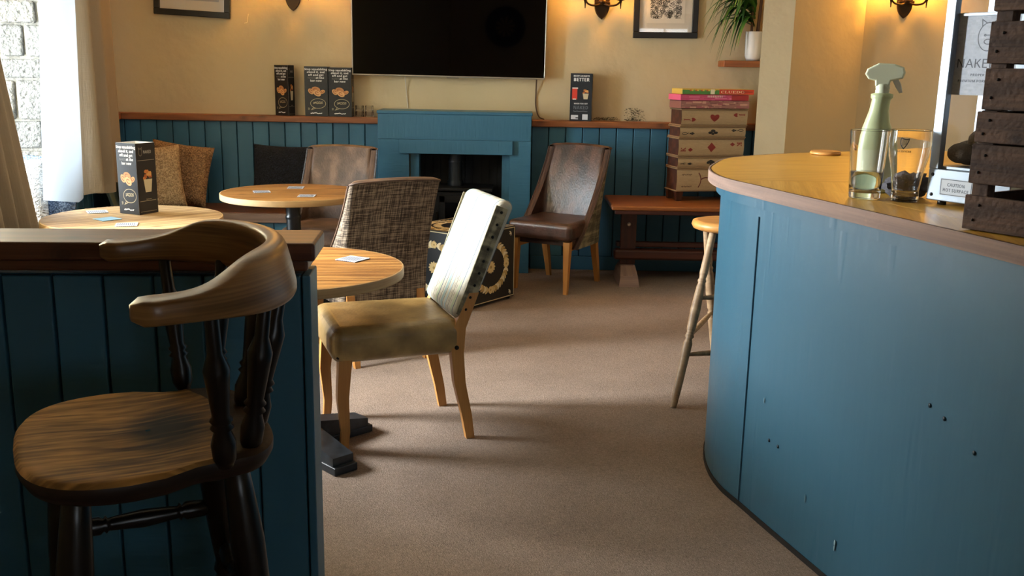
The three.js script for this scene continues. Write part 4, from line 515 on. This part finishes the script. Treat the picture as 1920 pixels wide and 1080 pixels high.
menuBox('middle black menu box of the three on the wall rail left of the television', [-1.425, 1.0915, -7.165], 0, 0.165, 0.11, 0.35, A1, A2);
menuBox('black menu box nearest the television and glass pots on the wall rail', [-1.255, 1.0915, -7.165], 0, 0.162, 0.11, 0.345, A1, A2);
menuBox('single printed menu box on the wall rail right of the television', [0.475, 1.0915, -7.17], -0.12, 0.155, 0.10, 0.335, A3, A2);
// ---------- glass things ----------
const glassM = P('#ffffff', 0.02, { transmission: 1, thickness: 0.01, ior: 1.5 });
for (const [k, x, y, label] of [[0, -1.125, 0, 'lower left cut glass tealight pot on the wall rail'], [1, -1.055, 0, 'lower right cut glass tealight pot on the wall rail'], [2, -1.125, 0.041, 'upper left cut glass tealight pot stacked on the wall rail'], [3, -1.055, 0.041, 'upper right cut glass tealight pot stacked on the wall rail']]) { const g = solo('tealight_pot', label, 'glass pot', toCreasedNormals(lathe([[0, 0], [0.028, 0], [0.031, 0.006], [0.031, 0.034], [0.029, 0.040], [0.026, 0.040], [0.025, 0.010], [0, 0.008]], 8), 0.3), glassM, 'tealight pots on the rail'); g.position.set(x, 1.0915 + y, -7.16); }
{
  const g = thing('straight_glass', 'straight pint glass holding a little water on the bar', 'glass', [0.998, 1.1085, -2.775]);
  mesh('glass', lathe([[0, 0], [0.040, 0], [0.042, 0.004], [0.0445, 0.04], [0.053, 0.190], [0.0525, 0.192], [0.0505, 0.190], [0.042, 0.04], [0.039, 0.018], [0, 0.016]], 40), glassM, g);
  mesh('water', lathe([[0, 0.0165], [0.0385, 0.0185], [0.0415, 0.04], [0.0438, 0.075], [0, 0.075]], 40), P('#ffffff', 0.02, { transmission: 1, thickness: 0.05, ior: 1.33, attenuationColor: '#b9cfe4', attenuationDistance: 0.12 }), g);
  const t = thing('tulip_glass', 'tulip pint glass with a harp emblem next to the warmer cabinet', 'glass', [1.092, 1.1085, -2.722]);
  mesh('glass', lathe([[0, 0], [0.036, 0], [0.037, 0.005], [0.036, 0.03], [0.042, 0.075], [0.053, 0.125], [0.056, 0.160], [0.054, 0.196], [0.0535, 0.197], [0.0515, 0.195], [0.0535, 0.160], [0.0505, 0.126], [0.0395, 0.076], [0.033, 0.03], [0.031, 0.016], [0, 0.015]], 40), glassM, t);
  const harp = canvasTex(128, 160, (x) => { x.fillStyle = '#000'; x.fillRect(0, 0, 128, 160); x.strokeStyle = '#fff'; x.lineWidth = 8; x.beginPath(); x.moveTo(34, 14); x.quadraticCurveTo(20, 70, 58, 104); x.quadraticCurveTo(92, 60, 96, 22); x.quadraticCurveTo(66, 34, 34, 14); x.stroke(); x.lineWidth = 3; for (let k = 0; k < 5; k++) { x.beginPath(); x.moveTo(46 + k * 9, 26); x.lineTo(44 + k * 8, 84 - k * 4); x.stroke(); } x.fillStyle = '#fff'; x.font = 'bold 21px serif'; x.textAlign = 'center'; x.fillText('GUINNESS', 64, 134); }); harp.colorSpace = THREE.NoColorSpace;
  const r = (y) => 0.0555 + 0.0012 - 0.02 * Math.abs(y - 0.16); mesh('emblem', grid((u, v) => { const a = -0.62 + (u - 0.5) * 0.75, y = 0.130 + v * 0.052; return [r(y) * Math.sin(a), y, r(y) * Math.cos(a)]; }, 12, 6), M('#2a2722', 0.6, { alphaMap: harp, transparent: true, side: THREE.DoubleSide }), t);
  // crumpled grey cloth behind the glasses
  const cg = mergeVertices(new THREE.IcosahedronGeometry(0.046, 4)), p = cg.attributes.position; for (let i = 0; i < p.count; i++) { const v = V().fromBufferAttribute(p, i), n = v.clone().normalize(), k = 1 + 0.22 * Math.sin(n.x * 9 + 3 * n.y) * Math.cos(n.y * 7 + n.z * 6) + 0.12 * Math.sin(n.z * 17); v.multiplyScalar(k); p.setXYZ(i, v.x * 1.35, Math.max(-0.03, v.y * 0.85), v.z); } cg.computeVertexNormals();
  solo('bar_cloth', 'crumpled dark grey cloth on the bar behind the two pint glasses', 'cloth', cg.translate(1.135, 1.139, -2.825), M('#57565c', 0.95, { bumpMap: tweedB, bumpScale: 0.002 }));
}
{ // spray bottle
  const t = thing('spray_bottle', 'pale green trigger spray bottle behind the pint glasses on the bar', 'spray bottle', [1.075, 1.1085, -2.93], -0.35), pm = P('#c9d6a8', 0.35, { transmission: 0.12, thickness: 0 }), wm = M('#dfe6c8', 0.4);
  const oval = (rx, rz, y, x0 = 0, n = 28) => Array.from({ length: n }, (_, i) => { const a = (i / n) * 6.2832; return [x0 + rx * Math.cos(a), y, rz * Math.sin(a)]; });
  mesh('bottle', sections([oval(0.050, 0.032, 0), oval(0.054, 0.035, 0.006), oval(0.055, 0.036, 0.08), oval(0.055, 0.036, 0.135), oval(0.050, 0.034, 0.165, -0.001), oval(0.036, 0.028, 0.205, -0.003), oval(0.028, 0.024, 0.24, -0.001), oval(0.026, 0.023, 0.272, 0.002), oval(0.031, 0.026, 0.278, 0.003), oval(0.031, 0.026, 0.288, 0.003), oval(0.018, 0.018, 0.292, 0.003)]), pm, t);
  mesh('label', sections([oval(0.0556, 0.0366, 0.03), oval(0.0557, 0.0367, 0.125)], false), M('#ffffff', 0.5, { map: canvasTex(256, 128, (x) => { x.fillStyle = '#ccd5b4'; x.fillRect(0, 0, 256, 128); x.fillStyle = '#3f6b5c'; x.fillRect(0, 8, 256, 22); x.fillStyle = '#55705f'; for (let k = 0; k < 7; k++) x.fillRect(10, 44 + k * 11, 236, 4); }) }), t);
  mesh('collar', lathe([[0.018, 0.288], [0.020, 0.29], [0.020, 0.300], [0.018, 0.302], [0.020, 0.304], [0.020, 0.314], [0.017, 0.318], [0, 0.318]], 24).translate(0.003, 0, 0), wm, t);
  const hs = new THREE.Shape([[-0.036, 0.335], [-0.044, 0.346], [-0.040, 0.357], [-0.012, 0.372], [0.030, 0.370], [0.052, 0.362], [0.056, 0.350], [0.052, 0.338], [0.020, 0.330], [0.016, 0.316], [-0.014, 0.316], [-0.016, 0.330]].map(([x, y]) => new THREE.Vector2(x, y))); mesh('spray_head', new THREE.ExtrudeGeometry(hs, { depth: 0.018, bevelEnabled: true, bevelSize: 0.005, bevelThickness: 0.006, bevelSegments: 3 }).translate(0, 0, -0.009), wm, t);
  const ts = new THREE.Shape([[0.026, 0.334], [0.040, 0.336], [0.050, 0.318], [0.056, 0.296], [0.050, 0.294], [0.040, 0.308]].map(([x, y]) => new THREE.Vector2(x, y))); mesh('trigger', new THREE.ExtrudeGeometry(ts, { depth: 0.010, bevelEnabled: true, bevelSize: 0.002, bevelThickness: 0.002 }).translate(0, 0, -0.005), M('#e9ecdf', 0.4), t);
}
solo('wooden_coaster', 'small pale wooden disc lying at the far end of the bar top', 'coaster', boxUV(lathe([[0, 0], [0.062, 0], [0.066, 0.006], [0.062, 0.016], [0, 0.016]], 28).translate(1.36, 1.1085, -4.30)), oakLeg);
const caseGlass = P('#ffffff', 0.02, { transmission: 1, thickness: 0, ior: 1.16 });
{ // glazed warmer cabinet
  const a = Math.atan2(0.159, 0.049), t = thing('warmer_cabinet', 'silver glass-fronted snack warmer cabinet standing on the bar', 'display cabinet', [1.132, 1.1085, -2.676], -a + 0.25), W = 0.24, D = 0.20, H = 0.635, st = P('#9aa6b2', 0.36, { metalness: 0.6 });
  // local x runs along the front from the near-left corner, the front faces +z
  const X = (x) => x; mesh('base_panel', box(W, 0.085, D, W / 2, 0.055, -D / 2, 0.003), st, t); mesh('top_panel', box(W, 0.05, D, W / 2, H - 0.025, -D / 2, 0.003), st, t);
  for (const [x, z] of [[0.014, -0.011], [W - 0.014, -0.011], [0.014, -D + 0.011], [W - 0.014, -D + 0.011]]) mesh('post', box(0.028, H - 0.135, 0.022, x, 0.0975 + (H - 0.135) / 2, z, 0.002, 1), st, t);
  mesh('glass_front', plain(W - 0.056, H - 0.14, 0.004, W / 2, 0.0975 + (H - 0.135) / 2, -0.008), caseGlass, t); mesh('glass_side', [plain(0.004, H - 0.14, D - 0.044, 0.008, 0.0975 + (H - 0.135) / 2, -D / 2), plain(0.004, H - 0.14, D - 0.044, W - 0.008, 0.0975 + (H - 0.135) / 2, -D / 2)], paneMat, t);
  mesh('back_panel', plain(W - 0.05, H - 0.14, 0.006, W / 2, 0.0975 + (H - 0.135) / 2, -D + 0.01), M('#a9b4be', 0.5), t); mesh('shelf', [plain(W - 0.03, 0.006, D - 0.03, W / 2, 0.50, -D / 2), plain(W - 0.03, 0.006, D - 0.03, W / 2, 0.102, -D / 2)], st, t);
  const sign = canvasTex(384, 512, (x, w, h) => { x.fillStyle = '#aab2bd'; x.fillRect(0, 0, w, h); for (let k = 0; k < 700; k++) { x.fillStyle = rnd() < 0.5 ? 'rgba(255,255,255,0.05)' : 'rgba(40,50,60,0.05)'; x.fillRect(rnd() * w, rnd() * h, rr(4, 40), rr(4, 20)); } x.strokeStyle = '#3f464f'; x.lineWidth = 5; x.beginPath(); x.ellipse(190, 150, 58, 86, 0, 0, 7); x.stroke(); x.beginPath(); x.moveTo(150, 90); x.lineTo(146, 44); x.lineTo(176, 68); x.moveTo(230, 90); x.lineTo(236, 44); x.lineTo(206, 68); x.stroke(); x.beginPath(); x.arc(170, 140, 5, 0, 7); x.arc(210, 140, 5, 0, 7); x.stroke(); x.beginPath(); x.ellipse(190, 180, 22, 15, 0, 0, 7); x.stroke(); x.fillStyle = '#3f464f'; x.font = '76px sans-serif'; x.fillText('NAKED', 20, 340); x.font = 'bold 22px sans-serif'; x.fillText('PROPER CRACKLING', 110, 392); x.fillText('PREMIUM PORK CRACKLING', 40, 430); });
  mesh('sign', new THREE.PlaneGeometry(0.19, 0.21).translate(W / 2 - 0.004, 0.40, -0.022), M('#ffffff', 0.6, { map: sign }), t);
  mesh('added_heap', [0, 1, 2, 3, 4, 5].map((k) => new THREE.DodecahedronGeometry(0.035 + (k % 3) * 0.008, 1).scale(1, 0.8, 1).translate(0.05 + (k % 4) * 0.04, 0.14 + (k % 2) * 0.035, -0.06 - (k % 3) * 0.04)), M('#8d8274', 0.85, { bumpMap: grainy, bumpScale: 0.006 }), t);  // added dark heap, where the glass would mostly show reflection
  mesh('caution_label', new THREE.PlaneGeometry(0.095, 0.045).translate(0.088, 0.052, 0.0008), M('#ffffff', 0.5, { map: canvasTex(256, 120, (x, w, h) => { x.fillStyle = '#b4bcc4'; x.fillRect(0, 0, w, h); x.strokeStyle = '#3b434c'; x.lineWidth = 5; x.strokeRect(6, 6, w - 12, h - 12); x.fillStyle = '#3b434c'; x.textAlign = 'center'; x.font = 'bold 32px sans-serif'; x.fillText('CAUTION', w / 2, 54); x.fillText('HOT SURFACE', w / 2, 92); }) }), t);
  for (const [x, y] of [[0.016, 0.028], [0.014, 0.082]]) mesh('screw', new THREE.SphereGeometry(0.005, 8, 6).scale(1, 1, 0.4).translate(x, y, 0.0005), iron, t);
  for (const [x, z] of [[0.03, -0.03], [W - 0.03, -0.03], [0.03, 0.03 - D], [W - 0.03, 0.03 - D]]) mesh('foot', rod(V(x, 0, z), V(x, 0.014, z), 0.012), blackPaint, t);
}
{ // two slatted wooden crates, stacked on their ends
  const cw = [141, 142, 143].map((s) => M('#ffffff', 0.8, { map: woodTex(s, '#2f2018', '#6d503c', 1, 9, 0.3), bumpMap: grainy, bumpScale: 0.002 }));
  const crate = (label, y, hs, W, D, dx) => { const t = thing('wooden_crate', label, 'crate', [1.034 + dx, y, -2.226], -0.98), H = hs[hs.length - 1][0] + hs[hs.length - 1][1];
    for (const [x, z] of [[0.024, -0.026], [W - 0.024, -0.026], [0.024, -D + 0.026], [W - 0.024, -D + 0.026]]) mesh('corner_post', box(0.038, H, 0.03, x, H / 2, z, 0.002, 1), cw[1], t);
    hs.forEach(([b, h], k) => { mesh('slat', box(W + rr(-0.004, 0.004), h - 0.004, 0.011, W / 2 + rr(-0.003, 0.003), b + h / 2, -0.0045, 0.002), cw[k % 3], t); mesh('slat', box(W, h - 0.004, 0.011, W / 2, b + h / 2, -D + 0.0045, 0.002), cw[(k + 1) % 3], t); mesh('side_slat', box(0.010, h - 0.004, D - 0.022, 0.003, b + h / 2, -D / 2, 0.002, 2), cw[(k + 1) % 3], t); mesh('side_slat', box(0.010, h - 0.004, D - 0.022, W - 0.003, b + h / 2, -D / 2, 0.002, 2), cw[k % 3], t); for (const x of [0.022, 0.034]) mesh('nail', new THREE.SphereGeometry(0.0035, 6, 5).translate(x, b + h * (x < 0.03 ? 0.3 : 0.72), 0.0015), iron, t); });
    for (let k = 0; k < 3; k++) mesh('base_slat', box(W - 0.08, 0.008, D / 3 - 0.01, W / 2, 0.008, -D * (k + 0.5) / 3, 0.002), cw[k], t); };
  crate('lower slatted dark wooden crate standing on the right of the bar', 1.1085, [[0, 0.082], [0.105, 0.092], [0.197, 0.072]], 0.50, 0.30, 0);
  crate('upper slatted dark wooden crate stacked on another crate', 1.1085 + 0.2695, [[0, 0.094], [0.100, 0.094], [0.212, 0.098], [0.318, 0.09]], 0.50, 0.30, 0.008);
}
scene.traverse((o) => { if (o.isMesh) { o.castShadow = o.receiveShadow = true; } });
renderer.render(scene, camera);
